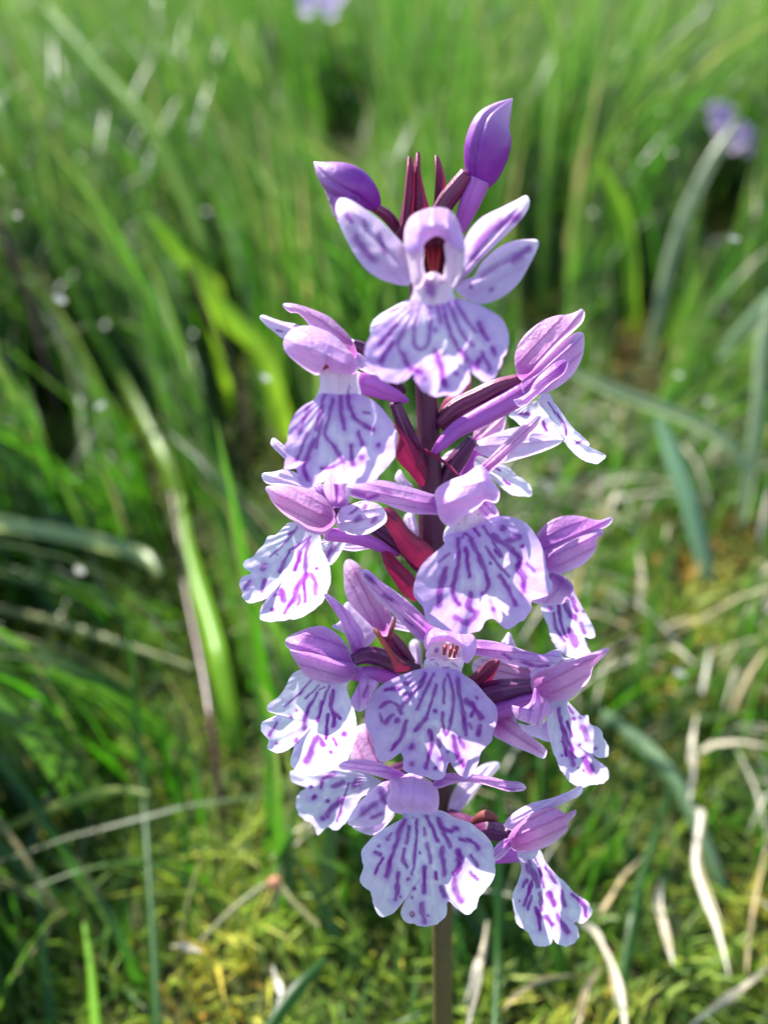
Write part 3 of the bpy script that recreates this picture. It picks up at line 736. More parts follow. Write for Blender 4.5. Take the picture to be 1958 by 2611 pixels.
# --- pink flower behind, left of the stem
fl = flower('R4', (1090, 1250), -9)
sheet('sepal', 'R4', [(820, 800), (850, 762), (900, 780), (950, 830), (985, 940), (1065, 1050), (1155, 1150), (1150, 1250), (1110, 1310), (1000, 1245), (930, 1182), (870, 1092), (830, 1002), (820, 900)], (1110, 1270), (845, 768), -5, -6, 1.2, M['petal_pink'], fl)
sheet('petal', 'R4', [(1150, 1170), (1200, 1180), (1290, 1240), (1300, 1275), (1200, 1260), (1150, 1240)], (1150, 1210), (1295, 1265), -7, -7, 0.3, M['petal_pale'], fl)
tube('ovary', 'R4', [(1090, 1260), (1150, 1330), (1220, 1420), (1290, 1500)], (40, 52, 58, 40), (-6, -7, -8), M['ovary_red'], fl, 6, 0.08)
B('R4', [(1026, 1262), (1060, 1258), (1120, 1350), (1200, 1450), (1290, 1530), (1190, 1568), (1140, 1450), (1070, 1340)], (1230, 1540), (1040, 1260), -0.8, 0.5, 'bract_ochre', 0.4)
B('R4', [(1178, 1168), (1188, 1200), (1165, 1290), (1140, 1350), (1122, 1330), (1140, 1260)], (1130, 1340), (1180, 1172), -3.5, -3, 'bract_ochre', 0.3)
sheet('petal', 'R5', [(340, 1060), (370, 1020), (408, 1050), (415, 1190), (370, 1160)], (390, 1170), (370, 1030), -12, -13, 0.3, M['petal_pale'], orchid)

# --- front flower low on the spike, face on
fl = flower('R6', (1210, 200), -2)
z = 1.0
sheet('sepal', 'R4', [(935, 862), (980, 833), (1030, 870), (1100, 930), (1200, 1000), (1290, 1070), (1370, 1150), (1450, 1230), (1430, 1350), (1350, 1335), (1260, 1245), (1160, 1145), (1040, 1025), (980, 945)], (1430, 1290), (945, 845), z - 1.5, z - 0.5, 0.7, M['petal'], fl, 0.4, [(34, (975, 880), (1030, 930)), (24, (1100, 1010), (1160, 1060)), (22, (1250, 1190), (1310, 1240))], centre=[(1020, 905), (1180, 1060), (1370, 1240)], soft=0.8)
sheet('sepal', 'R5', [(720, 1030), (830, 1028), (960, 1060), (1050, 1090), (1150, 1110), (1230, 1085), (1262, 1120), (1200, 1192), (1080, 1192), (960, 1172), (840, 1132), (730, 1110)], (730, 1070), (1240, 1120), z - 1.5, z - 0.5, 0.7, M['petal'], fl, 0.3, [(26, (1020, 1160), (1090, 1180)), (20, (1120, 1180), (1190, 1180)), (16, (900, 1110), (960, 1140))], centre=[(800, 1080), (960, 1115), (1180, 1150)], soft=0.7)
sheet('petal', 'R5', [(885, 1070), (920, 1000), (945, 978), (972, 1030), (990, 1100), (940, 1100)], (940, 1090), (942, 985), z - 6, z - 7, 0.3, M['petal_pale'], fl)
sheet('throat', 'R6', [(1110, 250), (1140, 200), (1230, 190), (1320, 215), (1345, 280), (1320, 330), (1200, 320), (1110, 310)], (1220, 200), (1215, 330), z - 2.2, z - 0.8, -0.5, M['neck'], fl, strokes=[(36, (1168, 258)), (32, (1285, 290))], soft=0.4)
for x0, y0, x1, y1 in ((1222, 228, 1214, 282), (1262, 228, 1248, 296), (1292, 236, 1272, 300)):
    tube('column_stripe', 'R6', [(x0, y0), ((x0 + x1) / 2, (y0 + y1) / 2), (x1, y1)], (12, 13, 9), (z - 1.2, z - 0.3), M['column'], fl, m=8)
sheet('hood', 'R6', [(1092, 210), (1112, 140), (1180, 110), (1300, 140), (1390, 165), (1412, 220), (1395, 290), (1352, 338), (1322, 300), (1318, 236), (1230, 205), (1150, 218), (1112, 262)], (1230, 130), (1250, 230), z - 1.0, z - 0.2, 1.8, M['hood'], fl, centre=[(1140, 180), (1240, 168), (1360, 240)])
sheet('neck', 'R6', [(1105, 310), (1180, 295), (1260, 310), (1335, 300), (1318, 390), (1300, 440), (1200, 430), (1090, 410), (1092, 350)], (1210, 300), (1205, 430), z - 0.8, z - 0.6, 0.5, M['neck'], fl, strokes=[(8, (1165, 335), (1185, 355)), (8, (1210, 362), (1240, 358)), (9, (1265, 335), (1295, 360)), (8, (1130, 320), (1150, 315))])
sheet('lip', 'R6', [(1100, 365), (1000, 390), (900, 430), (820, 480), (760, 550), (735, 650), (745, 730), (780, 790), (800, 880), (830, 925), (890, 920), (952, 880), (965, 940), (972, 990), (1030, 1005), (1110, 1030), (1160, 1046), (1210, 1030), (1230, 970), (1245, 933), (1272, 970), (1312, 1015), (1362, 1025), (1400, 980), (1420, 930), (1440, 870), (1502, 810), (1512, 750), (1537, 650), (1522, 590), (1470, 530), (1400, 450), (1340, 410), (1290, 375), (1200, 370)], (1200, 390), (1180, 1040), z + 0.2, z - 0.8, 0.9, M['lip_violet'], fl, lip=True, refl=1.9, ruffle=0.9, crisp=1.5, centre=(1140, 680), arch=0.6, soft=0.55, seed=11, strokes=[
    (24, (1105, 395), (1060, 480), (1000, 540), (940, 615)), (20, (1150, 402), (1110, 480), (1075, 560)), (28, (1070, 560), (1052, 612)), (18, (1165, 470), (1140, 570), (1110, 650)), (26, (1105, 665), (1042, 738)), (16, (1220, 430), (1212, 500), (1212, 572)),
    (20, (1238, 408), (1268, 500), (1266, 620), (1250, 700), (1225, 772), (1205, 700), (1206, 635)), (28, (1295, 430), (1310, 540), (1330, 650), (1345, 770)), (36, (1345, 560), (1390, 600), (1440, 660)), (24, (1400, 600), (1375, 655)), (28, (1160, 625)), (38, (995, 460)), (30, (985, 520)),
    (26, (860, 495), (940, 488)), (24, (830, 600), (880, 570), (930, 590), (955, 640)), (30, (905, 648), (858, 695)), (36, (930, 685)), (24, (985, 690), (962, 770), (900, 860)), (26, (1128, 740), (1140, 830), (1100, 970)), (24, (1185, 805), (1190, 842)), (40, (1020, 840)), (28, (1015, 940)), (28, (1270, 775), (1290, 880), (1330, 955)),
    (26, (1305, 785), (1332, 842)), (30, (1195, 915)), (26, (1410, 545)), (28, (1430, 720), (1418, 765)), (24, (1165, 970)), (20, (1235, 872)), (20, (830, 640), (840, 690)), (22, (1360, 700), (1380, 730))],
    wash=[(120, (860, 560), (900, 640)), (110, (1400, 640), (1420, 740))])

# --- lower right flower
fl = flower('R5', (1095, 1310), -5)
z = -1.0
sheet('sepal', 'R5', [(720, 1175), (780, 1125), (880, 1135), (970, 1150), (1090, 1190), (1110, 1270), (960, 1285), (840, 1285), (750, 1265)], (1090, 1260), (740, 1180), -5, -7, 0.7, M['petal_pink'], fl)
sheet('sepal', 'R5', [(845, 1505), (960, 1435), (995, 1530), (1060, 1590), (1130, 1650), (1172, 1695), (1150, 1742), (1080, 1712), (980, 1672), (900, 1632), (845, 1595)], (880, 1530), (1165, 1715), -5, -5, 0.8, M['petal_pink'], fl)
sheet('petal', 'R5', [(1000, 1525), (1080, 1555), (1150, 1555), (1185, 1490), (1200, 1635), (1100, 1612), (1040, 1582)], (1180, 1540), (1010, 1540), -3.5, -3.5, 0.4, M['petal_pale'], fl)
sheet('petal', 'R5', [(1070, 1230), (1150, 1120), (1240, 1078), (1275, 1128), (1340, 1138), (1280, 1190), (1130, 1270)], (1090, 1250), (1290, 1120), z - 0.8, z - 1.4, 0.6, M['petal_pale'], fl)
tube('ovary', 'R5', [(1095, 1300), (1000, 1312), (880, 1330), (780, 1345), (700, 1335)], (42, 54, 62, 62, 44), (z - 1, -3, -6), M['ovary'], fl, 6, 0.09)
tube('spur', 'R5', [(1110, 1380), (1000, 1408), (900, 1440), (820, 1450)], (48, 54, 54, 40), (z - 1, -3, -5), M['spur'], fl)
sheet('sepal', 'R5', [(1075, 1260), (1140, 1208), (1230, 1170), (1320, 1148), (1440, 1100), (1547, 1070), (1530, 1112), (1452, 1190), (1430, 1262), (1370, 1332), (1290, 1392), (1200, 1412), (1120, 1392), (1085, 1330)], (1090, 1310), (1540, 1080), z, z - 1, 2.0, M['petal_pink'], fl)
sheet('petal', 'R5', [(1098, 1308), (1130, 1350), (1192, 1410), (1207, 1460), (1152, 1500), (1140, 1557), (1100, 1540), (1030, 1520), (980, 1490), (958, 1418), (1000, 1440), (1070, 1400)], (1110, 1330), (1060, 1520), z + 0.6, z + 1.6, 0.9, M['petal'], fl, centre=[(1110, 1400), (1090, 1480)])
sheet('lip', 'R5', [(1190, 1420), (1270, 1380), (1332, 1430), (1380, 1480), (1420, 1478), (1432, 1530), (1490, 1558), (1517, 1620), (1547, 1690), (1530, 1730), (1480, 1735), (1448, 1718), (1480, 1770), (1537, 1800), (1542, 1870), (1490, 1895), (1440, 1900), (1380, 1917), (1310, 1880), (1250, 1800), (1210, 1700), (1180, 1600), (1172, 1500)], (1240, 1410), (1430, 1890), z - 0.4, z - 3.6, 0.7, M['lip_white'], fl, lip=True, refl=1.5, ruffle=0.7, crisp=1.4, centre=(1330, 1640), soft=0.5, seed=12, lean=-0.9, strokes=[
    (26, (1240, 1440), (1260, 1540), (1300, 1640), (1340, 1735)), (22, (1298, 1520), (1322, 1605)), (20, (1250, 1520), (1290, 1690)), (24, (1332, 1502)), (36, (1390, 1555), (1412, 1622)), (28, (1370, 1660)), (36, (1310, 1700), (1330, 1775)), (20, (1268, 1640), (1290, 1720)), (46, (1400, 1740), (1440, 1812)), (22, (1465, 1680)),
    (20, (1375, 1495)), (14, (1300, 1430), (1330, 1470)), (20, (1260, 1720)), (18, (1390, 1812)), (16, (1358, 1800))])
B('R5', [(688, 1268), (760, 1200), (820, 1150), (888, 1142), (865, 1220), (820, 1290), (740, 1315)], (710, 1290), (885, 1146), -4.5, -3, 'bract')

# --- bottom left flower, half hidden
fl = flower('R6', (860, 1080), -8)
z = -5.0
sheet('sepal', 'R6', [(670, 740), (740, 700), (772, 760), (802, 880), (850, 930), (850, 1020), (700, 970), (645, 930), (658, 850)], (830, 990), (720, 715), -6, -8, 0.9, M['petal_pink'], fl)
sheet('lip', 'R6', [(295, 985), (400, 995), (500, 985), (600, 965), (700, 975), (770, 1010), (840, 1060), (800, 1110), (720, 1142), (682, 1200), (640, 1270), (592, 1330), (550, 1347), (510, 1330), (450, 1372), (420, 1310), (360, 1280), (330, 1230), (318, 1160), (350, 1110), (384, 1080), (320, 1066), (286, 1040)], (800, 1060), (420, 1230), z, z - 3.6, 0.6, M['lip_white'], fl, lip=True, refl=1.2, ruffle=0.7, crisp=1.5, centre=(540, 1150), soft=0.5, seed=13, lean=-0.6, strokes=[
    (26, (470, 1080), (490, 1030), (550, 1008)), (30, (540, 1082), (605, 1058)), (54, (672, 1068), (690, 1060)), (34, (595, 1160), (530, 1220), (508, 1255)), (30, (510, 1170)), (30, (430, 1150)), (14, (640, 1060), (600, 1180), (568, 1290)), (24, (410, 1085)), (30, (480, 1272))])
sheet('petal', 'R6', [(655, 1322), (760, 1335), (830, 1322), (850, 1262), (915, 1238), (885, 1295), (800, 1372), (720, 1362)], (890, 1260), (670, 1330), z - 1, z - 1, 0.4, M['petal_pale'], fl)
sheet('sepal', 'R6', [(633, 1310), (650, 1250), (700, 1180), (770, 1110), (840, 1058), (900, 1050), (910, 1130), (915, 1230), (850, 1302), (760, 1327), (690, 1322)], (900, 1100), (640, 1310), z + 1.2, z + 1.6, 0.8, M['petal_pale'], fl, 0.3, [(46, (720, 1240), (790, 1190)), (40, (830, 1120), (860, 1180)), (24, (780, 1270), (840, 1250))], soft=0.95)
tube('ovary', 'R6', [(870, 1060), (900, 1010), (980, 980), (1100, 960)], (34, 44, 50, 40), (-5, -7, -11), M['ovary'], fl, 6, 0.08)

# --- bottom front flower, face on
fl = flower('R6', (1030, 1130), -2)
z = 0.0
sheet('sepal', 'R6', [(575, 955), (620, 925), (720, 918), (830, 938), (910, 972), (980, 1010), (910, 1040), (820, 1022), (700, 988), (600, 980)], (950, 1010), (585, 960), z - 1.0, z - 0.5, 0.5, M['petal'], fl, centre=[(650, 950), (760, 955), (880, 1000)])
sheet('sepal', 'R7', [(0, 330), (70, 240), (200, 223), (350, 233), (480, 255), (600, 285), (690, 293), (740, 318), (752, 350), (700, 370), (600, 367), (480, 332), (350, 302), (200, 302), (60, 345)], (20, 310), (748, 346), z - 1.0, z - 1.5, 0.5, M['petal'], fl, centre=[(110, 280), (330, 268), (520, 315), (660, 335)], strokes=[(22, (590, 352), (660, 358))])
sheet('sepal', 'R7', [(130, 590), (148, 430), (220, 300), (340, 200), (430, 150), (522, 135), (542, 170), (480, 240), (390, 320), (300, 440), (220, 540)], (150, 560), (535, 145), -13, -15, 0.8, M['petal_pale'], fl)
sheet('hood', 'R6', [(868, 1170), (888, 1110), (883, 1040), (900, 1000), (960, 1012), (1020, 998), (1080, 1020), (1132, 1050), (1172, 1090), (1184, 1160), (1170, 1235), (1110, 1255), (1040, 1252), (960, 1250), (890, 1225)], (1030, 1010), (1030, 1250), z - 1.6, z + 0.2, 2.0, M['hood'], fl, centre=[(960, 1120), (1100, 1140)])
sheet('lip', 'R6', [(950, 1225), (985, 1255), (900, 1310), (830, 1350), (770, 1400), (720, 1460), (714, 1520), (728, 1565), (705, 1630), (720, 1680), (770, 1720), (780, 1790), (810, 1850), (845, 1870), (900, 1852), (942, 1810), (978, 1765), (957, 1820), (952, 1862), (982, 1900), (1050, 1920), (1120, 1928), (1190, 1900), (1226, 1850), (1236, 1775), (1290, 1820), (1350, 1857), (1400, 1820), (1422, 1770), (1470, 1700), (1512, 1640), (1522, 1540), (1507, 1440), (1470, 1380), (1420, 1340), (1370, 1300), (1280, 1270), (1200, 1228), (1080, 1215)], (1070, 1240), (1090, 1925), z + 0.2, z - 0.8, 0.9, M['lip_white'], fl, lip=True, refl=1.9, ruffle=0.9, crisp=1.6, centre=(1105, 1580), arch=0.6, soft=0.55, seed=14, strokes=[
    (30, (975, 1285), (945, 1350), (925, 1430), (890, 1530), (870, 1620)), (20, (1005, 1325), (985, 1425)), (22, (975, 1460), (970, 1530), (985, 1565)), (16, (1050, 1285), (1045, 1420), (1035, 1530), (1020, 1612)), (15, (1095, 1330), (1096, 1372)), (24, (1110, 1425), (1132, 1542)), (20, (1108, 1262), (1150, 1350), (1175, 1412)),
    (34, (1180, 1278), (1200, 1330), (1250, 1350), (1292, 1330)), (30, (1210, 1365), (1252, 1442)), (32, (1200, 1455), (1216, 1612)), (28, (1310, 1400), (1380, 1410), (1422, 1460)), (40, (1300, 1475), (1310, 1560), (1280, 1620)), (36, (1280, 1640), (1280, 1700), (1312, 1772)), (24, (1378, 1500), (1417, 1562)), (18, (1375, 1600), (1412, 1642)),
    (28, (1095, 1575), (1090, 1722)), (24, (1163, 1605), (1172, 1642)), (26, (1190, 1685), (1216, 1742)), (30, (995, 1640)), (22, (1036, 1700)), (16, (1020, 1750)), (28, (935, 1610), (930, 1700), (918, 1762)), (24, (946, 1750)), (32, (870, 1400)), (22, (795, 1480), (830, 1490)), (22, (842, 1515), (798, 1602)), (16, (820, 1440)),
    (30, (1078, 1795), (1092, 1900)), (13, (1070, 1485)), (20, (1115, 1862)), (14, (1022, 1838), (1032, 1858), (1020, 1868), (1012, 1850)), (10, (1030, 1270)), (14, (900, 1365), (885, 1380))],
    stain=[(70, (1380, 1720), (1420, 1690)), (22, (1022, 1852))])

# --- bottom right flower
fl = flower('R7', (620, 720), -5)
z = -2.0
tube('ovary', 'R7', [(640, 700), (540, 690), (440, 680), (330, 640), (150, 560)], (56, 72, 74, 66, 50), (z - 1, -5, -13), M['ovary'], fl, 6, 0.09)
tube('bract', 'R7', [(330, 625), (380, 580), (440, 560), (500, 580), (515, 605)], (28, 38, 42, 28, 10), (-7, -5, -4.5), M['bract_ochre'], orchid)
sheet('lip', 'R7', [(680, 860), (760, 830), (860, 835), (902, 920), (980, 1020), (1060, 1090), (1130, 1170), (1220, 1230), (1270, 1290), (1277, 1340), (1240, 1380), (1200, 1420), (1128, 1408), (1165, 1460), (1167, 1530), (1110, 1592), (1030, 1597), (972, 1550), (965, 1505), (952, 1580), (890, 1602), (810, 1582), (780, 1510), (710, 1450), (670, 1400), (650, 1290), (643, 1190), (680, 1100), (712, 980)], (770, 850), (960, 1590), z - 0.2, z - 3.6, 0.8, M['lip_white'], fl, lip=True, refl=1.7, ruffle=0.8, crisp=1.4, centre=(900, 1240), soft=0.4, seed=15, lean=-0.8, strokes=[
    (46, (760, 960), (820, 1050), (842, 1125)), (26, (850, 980), (892, 1135)), (24, (905, 980), (982, 1095)), (30, (755, 1075), (728, 1125)), (28, (795, 1080), (770, 1180), (738, 1275)), (24, (795, 1200), (768, 1305)), (36, (858, 1180), (872, 1305)), (36, (828, 1290), (850, 1370), (862, 1462)), (42, (928, 1180), (972, 1275)), (38, (1030, 1165), (1052, 1275)),
    (28, (1110, 1180), (1210, 1280), (1225, 1360)), (46, (1000, 1360), (1040, 1420), (1085, 1485)), (42, (908, 1370), (962, 1425)), (20, (700, 1242)), (16, (820, 900), (840, 950)), (14, (770, 920), (790, 960))])
sheet('petal', 'R7', [(488, 845), (530, 780), (600, 742), (640, 790), (590, 870), (530, 912), (488, 922)], (610, 780), (495, 890), z + 0.3, z + 0.4, 0.6, M['petal'], fl)
tube('spur', 'R7', [(760, 830), (660, 870), (580, 895), (500, 925)], (56, 60, 46, 18), (z - 0.6, -3.5), M['spur'], fl)
sheet('sepal', 'R7', [(582, 650), (600, 590), (680, 520), (800, 460), (960, 420), (1060, 380), (1130, 350), (1180, 320), (1202, 345), (1180, 400), (1100, 440), (1000, 490), (900, 540), (780, 610), (660, 680)], (610, 650), (1192, 335), z - 0.6, z - 1.6, 0.9, M['petal_pale'], fl, centre=[(700, 580), (850, 500), (1040, 430)])
sheet('sepal', 'R7', [(605, 750), (640, 680), (720, 590), (850, 512), (960, 492), (1060, 542), (1110, 542), (1147, 508), (1140, 562), (1087, 620), (1077, 680), (1000, 752), (930, 802), (820, 845), (720, 860), (640, 830)], (615, 745), (1142, 520), z + 0.2, z - 0.6, 2.0, M['petal_pink'], fl)


# ------------------------------------------------------------------ grass
def strip_mesh(root, tipdir, length, bend, width, nseg, roll):
    """N blades as strips -> verts (N, nseg+1, 2, 3)"""
    N = len(root)
    t = np.linspace(0, 1, nseg + 1)[None, :, None]
    up = np.array((0, 0, 1.0))
    side = np.stack((np.cos(roll), np.sin(roll), np.zeros(N)), 1)
    p = root[:, None] + up * length[:, None, None] * (t - np.minimum(0.42 * bend[:, None, None], 0.86) * t ** 2.4) + tipdir[:, None] * (length * bend)[:, None, None] * (0.25 * t + 0.75 * t ** 2)
    w_ = width[:, None, None] * np.where(t < 0.12, 0.75 + 2 * t, 1.0) * (1 - t ** 2.2) ** 0.8
    w_ = np.maximum(w_, width[:, None, None] * 0.03)
    V = np.stack((p - side[:, None] * w_ / 2, p + side[:, None] * w_ / 2), 2)
    return V


def strips_to_mesh(V):
    N, m = V.shape[:2]
    idx = np.arange(N * m * 2).reshape(N, m, 2)
    F = np.stack((idx[:, :-1, 0], idx[:, :-1, 1], idx[:, 1:, 1], idx[:, 1:, 0]), -1).reshape(-1, 4)
    return V.reshape(-1, 3), F


def cam_coords(p):
    q = p - CAM
    d = -(q @ AB)
    return q @ AX, q @ AU, d


def keep_clear(V, near):
    x, y, d = cam_coords(V)
    d_ = np.maximum(d, 1e-4)
    inside = (d > -0.02) & (d < near) & (np.abs(x) < 0.52 * d_ + 0.02) & (np.abs(y) < 0.68 * d_ + 0.03)
    return ~inside.any(axis=(1, 2))


def lumps(x, y, s, seed):
    return vnoise(x / s + 31, y / s + 17, seed)


def keep_unhidden(V):
    """drop loose blades that would grow through or right before a plant built singly"""
    V = np.concatenate((V, (V[:, 1:] + V[:, :-1]) / 2), 1)
    x, y, d = cam_coords(V)
    d = np.where(np.abs(d) < 1e-4, 1e-4, d)
    n = len(V)
    a, b, d = (x / d).reshape(n, -1), (y / d).reshape(n, -1), d.reshape(n, -1)
    a0, a1, b0, b1 = a.min(1), a.max(1), b.min(1), b.max(1)
    ok = np.ones(n, bool)
    for C, ww in PATHS:
        cx, cy, cdp = cam_coords(C[::2])
        ca, cb = cx / cdp, cy / cdp
        r = np.maximum(ww.max() * 0.55 / cdp, 0.006) + 0.012
        m = r.max()
        c = np.where(ok & (a1 > ca.min() - m) & (a0 < ca.max() + m) & (b1 > cb.min() - m) & (b0 < cb.max() + m))[0]
        if not len(c):
            continue
        hit = np.zeros(len(c), bool)
        for i in range(len(ca)):
            hit |= ((d[c] > 0) & (d[c] < cdp[i] + 0.004) & ((a[c] - ca[i]) ** 2 + (b[c] - cb[i]) ** 2 < r[i] ** 2)).any(1)
        ok[c[hit]] = False
    return ok


def make_grass(N, y0, y1, power, hscale, wscale, name, label, seed, near=0.135, dens=None, dry=0.025, lie=0.0):
    g = np.random.default_rng(seed)
    y = y0 + (y1 - y0) * g.random(N) ** power
    x = (g.random(N) * 2 - 1) * (0.10 + 0.72 * y)
    tuft = lumps(x, y, 0.05, seed)
    short = np.clip((x + 0.05) / 0.1, 0, 1) * np.clip((0.42 - y) / 0.16, 0, 1)     # mossy patch right of the orchid
    if dens is not None:
        k = g.random(N) < dens(x, y, tuft, short)
        x, y, tuft, short = x[k], y[k], tuft[k], short[k]
    N = len(x)
    root = np.stack((x, y, ground_z(x, y) - 0.003), 1)
    h = hscale * (0.55 + 0.75 * g.random(N)) * (1 + 0.35 * tuft) * (1 - 0.62 * short) * (1 - 0.3 * np.clip((0.3 - y) / 0.2, 0, 1))
    ang = g.normal(0, 0.85, N) + np.where(x < 0.03, math.pi * 0.86, 0.4)
    tipdir = np.stack((np.cos(ang), np.sin(ang) * 0.9 + 0.1, np.zeros(N)), 1)
    bend = np.clip(np.abs(g.normal(np.where(x < 0.03, 0.62, 0.45), 0.32, N)), 0.05, 1.4)
    bend = bend + lie * (0.7 + 0.6 * g.random(N))
    wd = wscale * (0.5 + g.random(N) ** 1.6)
    roll = g.normal(0, 0.7, N)
    V = strip_mesh(root, tipdir, h, bend, wd, 6, roll)
    k = keep_clear(V, near) & keep_unhidden(V)
    V = V[k]
    hue = np.clip(0.42 + 0.3 * lumps(x, y, 0.16, seed + 5) + 0.25 * g.normal(0, 1, N), 0, 1)[k]
    dry_haze = np.where(g.random(N) < dry, 0.3 + 0.5 * g.random(N), 0.16 * g.random(N) ** 3)[k]  # small values on most blades paint in the pale backlit haze
    m = V.shape[1] * 2
    tipdry = np.repeat(np.linspace(0, 1, V.shape[1]), 2) ** 5 * 0.5
    hv = np.repeat(hue, m)
    dv = np.clip(np.repeat(dry_haze, m) + np.tile(tipdry, len(V)) * np.repeat(g.random(len(V)), m), 0, 1)
    vv, F = strips_to_mesh(V)
    o = link(name, vv, F, M['grass'], None, {'hue': hv, 'dry': dv})
    tag(o, label, 'grass', kind='stuff')
    return o


# ------------------------------------------------------------------ single blades and straws that stand out
PATHS = []


def blade(name, reg, pts, deps, wpx, mat, label, cat, hue=0.5, dry=0.0, taper=(0.5, 1.0, 0.2), fold=0.25, group=None, ground_it=None):
    """a blade along traced pixels; deps = distances (m) of the first and last point"""
    f, k = Z(reg)
    p = f(pts)
    dd = np.interp(np.linspace(0, 1, len(p)), np.linspace(0, 1, len(deps)), deps)
    W = np.array([PD(a, b, c) for (a, b), c in zip(p, dd)])
    gz = ground_z(W[:, 0], W[:, 1]) + 0.010
    low = W[:, 2] < gz
    if low.any():                       # never under the ground: slide along the ray towards the lens
        for i in np.where(low)[0]:
            ray = (W[i] - CAM)
            for s in np.linspace(1, 0.3, 200):
                q = CAM + ray * s
                if q[2] > ground_z(q[0], q[1]) + 0.010:
                    W[i] = q
                    break
    wr = wpx * k * PX * np.linalg.norm(W - CAM, axis=1).mean() / FOCUS
    C = spline(W, 24)
    if mat is M['straw']:
        wr *= 0.78
        q = np.linspace(0, 3.2, len(C))
        C = C + np.stack([vnoise(q, q * 0 + sum(map(ord, label)) % 53 + a, a) for a in range(3)], 1) * wr * 0.16
    if ground_it == 'end':              # carry the last point down into the turf
        e = C[-1].copy()
        d_ = (C[-1] - C[-4])
        d_ /= np.linalg.norm(d_)
        tgt = np.array((e[0] + d_[0] * 0.02, e[1] + d_[1] * 0.02, 0.0))
        tgt[2] = ground_z(tgt[0], tgt[1]) - 0.004
        C = np.vstack((C, spline(np.array((e, e * 0.5 + tgt * 0.5 + d_ * 0.004, tgt)), 10)[1:]))
    m = len(C)
    T = np.gradient(C, axis=0)
    T /= np.linalg.norm(T, axis=1)[:, None]
    tc = C - CAM
    tc /= np.linalg.norm(tc, axis=1)[:, None]
    Sd = np.cross(T, tc + np.array((0.25, 0.1, -0.3)))
    Sd /= np.linalg.norm(Sd, axis=1)[:, None] + 1e-9
    Nn = np.cross(Sd, T)
    tw = (1.15 if mat is M['straw'] else 0.4) * vnoise(np.linspace(0, 3.0, m), np.zeros(m) + len(label) * 1.7, 6)
    Sd, Nn = Sd * np.cos(tw)[:, None] + Nn * np.sin(tw)[:, None], Nn * np.cos(tw)[:, None] - Sd * np.sin(tw)[:, None]
    ww = wr * np.interp(np.linspace(0, 1, m), np.linspace(0, 1, len(taper)), taper)
    if mat is M['straw']:
        ww = ww * (0.9 + 0.22 * vnoise(np.linspace(0, 6, m), np.zeros(m) + len(label), 4))
    us = np.array((-1, -0.5, 0, 0.5, 1))
    PATHS.append((C, ww))
    if mat is M['straw']:
        gs = np.random.default_rng(len(label) * 7 + int(wpx))
        parts, at_h, at_d, Fs, off = [], [], [], [], 0
        for j in range(4):
            a0, a1 = (0, m) if j == 0 else sorted(gs.integers(0, m, 2))
            if a1 - a0 < 6:
                a0, a1 = 0, m - 4
            sl = slice(a0, a1)
            mm = a1 - a0
            tt = np.linspace(0, 1, mm)
            sh = (gs.uniform(-0.5, 0.5) + gs.uniform(-0.5, 0.5) * tt ** 2) * (0 if j == 0 else 1)
            wj = ww[sl] * (0.62 if j == 0 else gs.uniform(0.14, 0.34)) * np.minimum(1, 6 * np.minimum(tt, 1 - tt) + 0.25)
            Cj = C[sl] + Sd[sl] * (ww[sl] * sh)[:, None] + Nn[sl] * (ww[sl] * gs.uniform(-0.3, 0.3) * (j > 0))[:, None]
            u3 = np.array((-1, 0, 1.0))
            parts.append((Cj[:, None] + Sd[sl][:, None] * (wj[:, None, None] * 0.5 * u3[None, :, None]) + Nn[sl][:, None] * (wj[:, None, None] * fold * (0.5 - np.abs(u3))[None, :, None])).reshape(-1, 3))
            idx = np.arange(mm * 3).reshape(mm, 3) + off
            Fs.append(np.stack((idx[:-1, :-1], idx[:-1, 1:], idx[1:, 1:], idx[1:, :-1]), -1).reshape(-1, 4))
            off += mm * 3
            at_h.append(np.full(mm * 3, np.clip(hue + gs.uniform(-0.4, 0.3), 0, 1)))
            at_d.append(np.full(mm * 3, np.clip(dry + gs.uniform(0, 0.5) * (j > 0), 0, 1)))
        o = link(name, np.vstack(parts), np.vstack(Fs), mat, None, {'hue': np.concatenate(at_h), 'dry': np.concatenate(at_d)})
        return tag(o, label, cat, group)
    V = C[:, None] + Sd[:, None] * (ww[:, None, None] * 0.5 * us[None, :, None]) + Nn[:, None] * (ww[:, None, None] * fold * (us[None, :, None] ** 2 - 0.5))
    idx = np.arange(m * 5).reshape(m, 5)
    F = np.stack((idx[:-1, :-1], idx[:-1, 1:], idx[1:, 1:], idx[1:, :-1]), -1).reshape(-1, 4)
    nv = m * 5
    o = link(name, V.reshape(-1, 3), F, mat, None, {'hue': np.full(nv, hue), 'dry': np.full(nv, dry)})
    tag(o, label, cat, group)
    return o


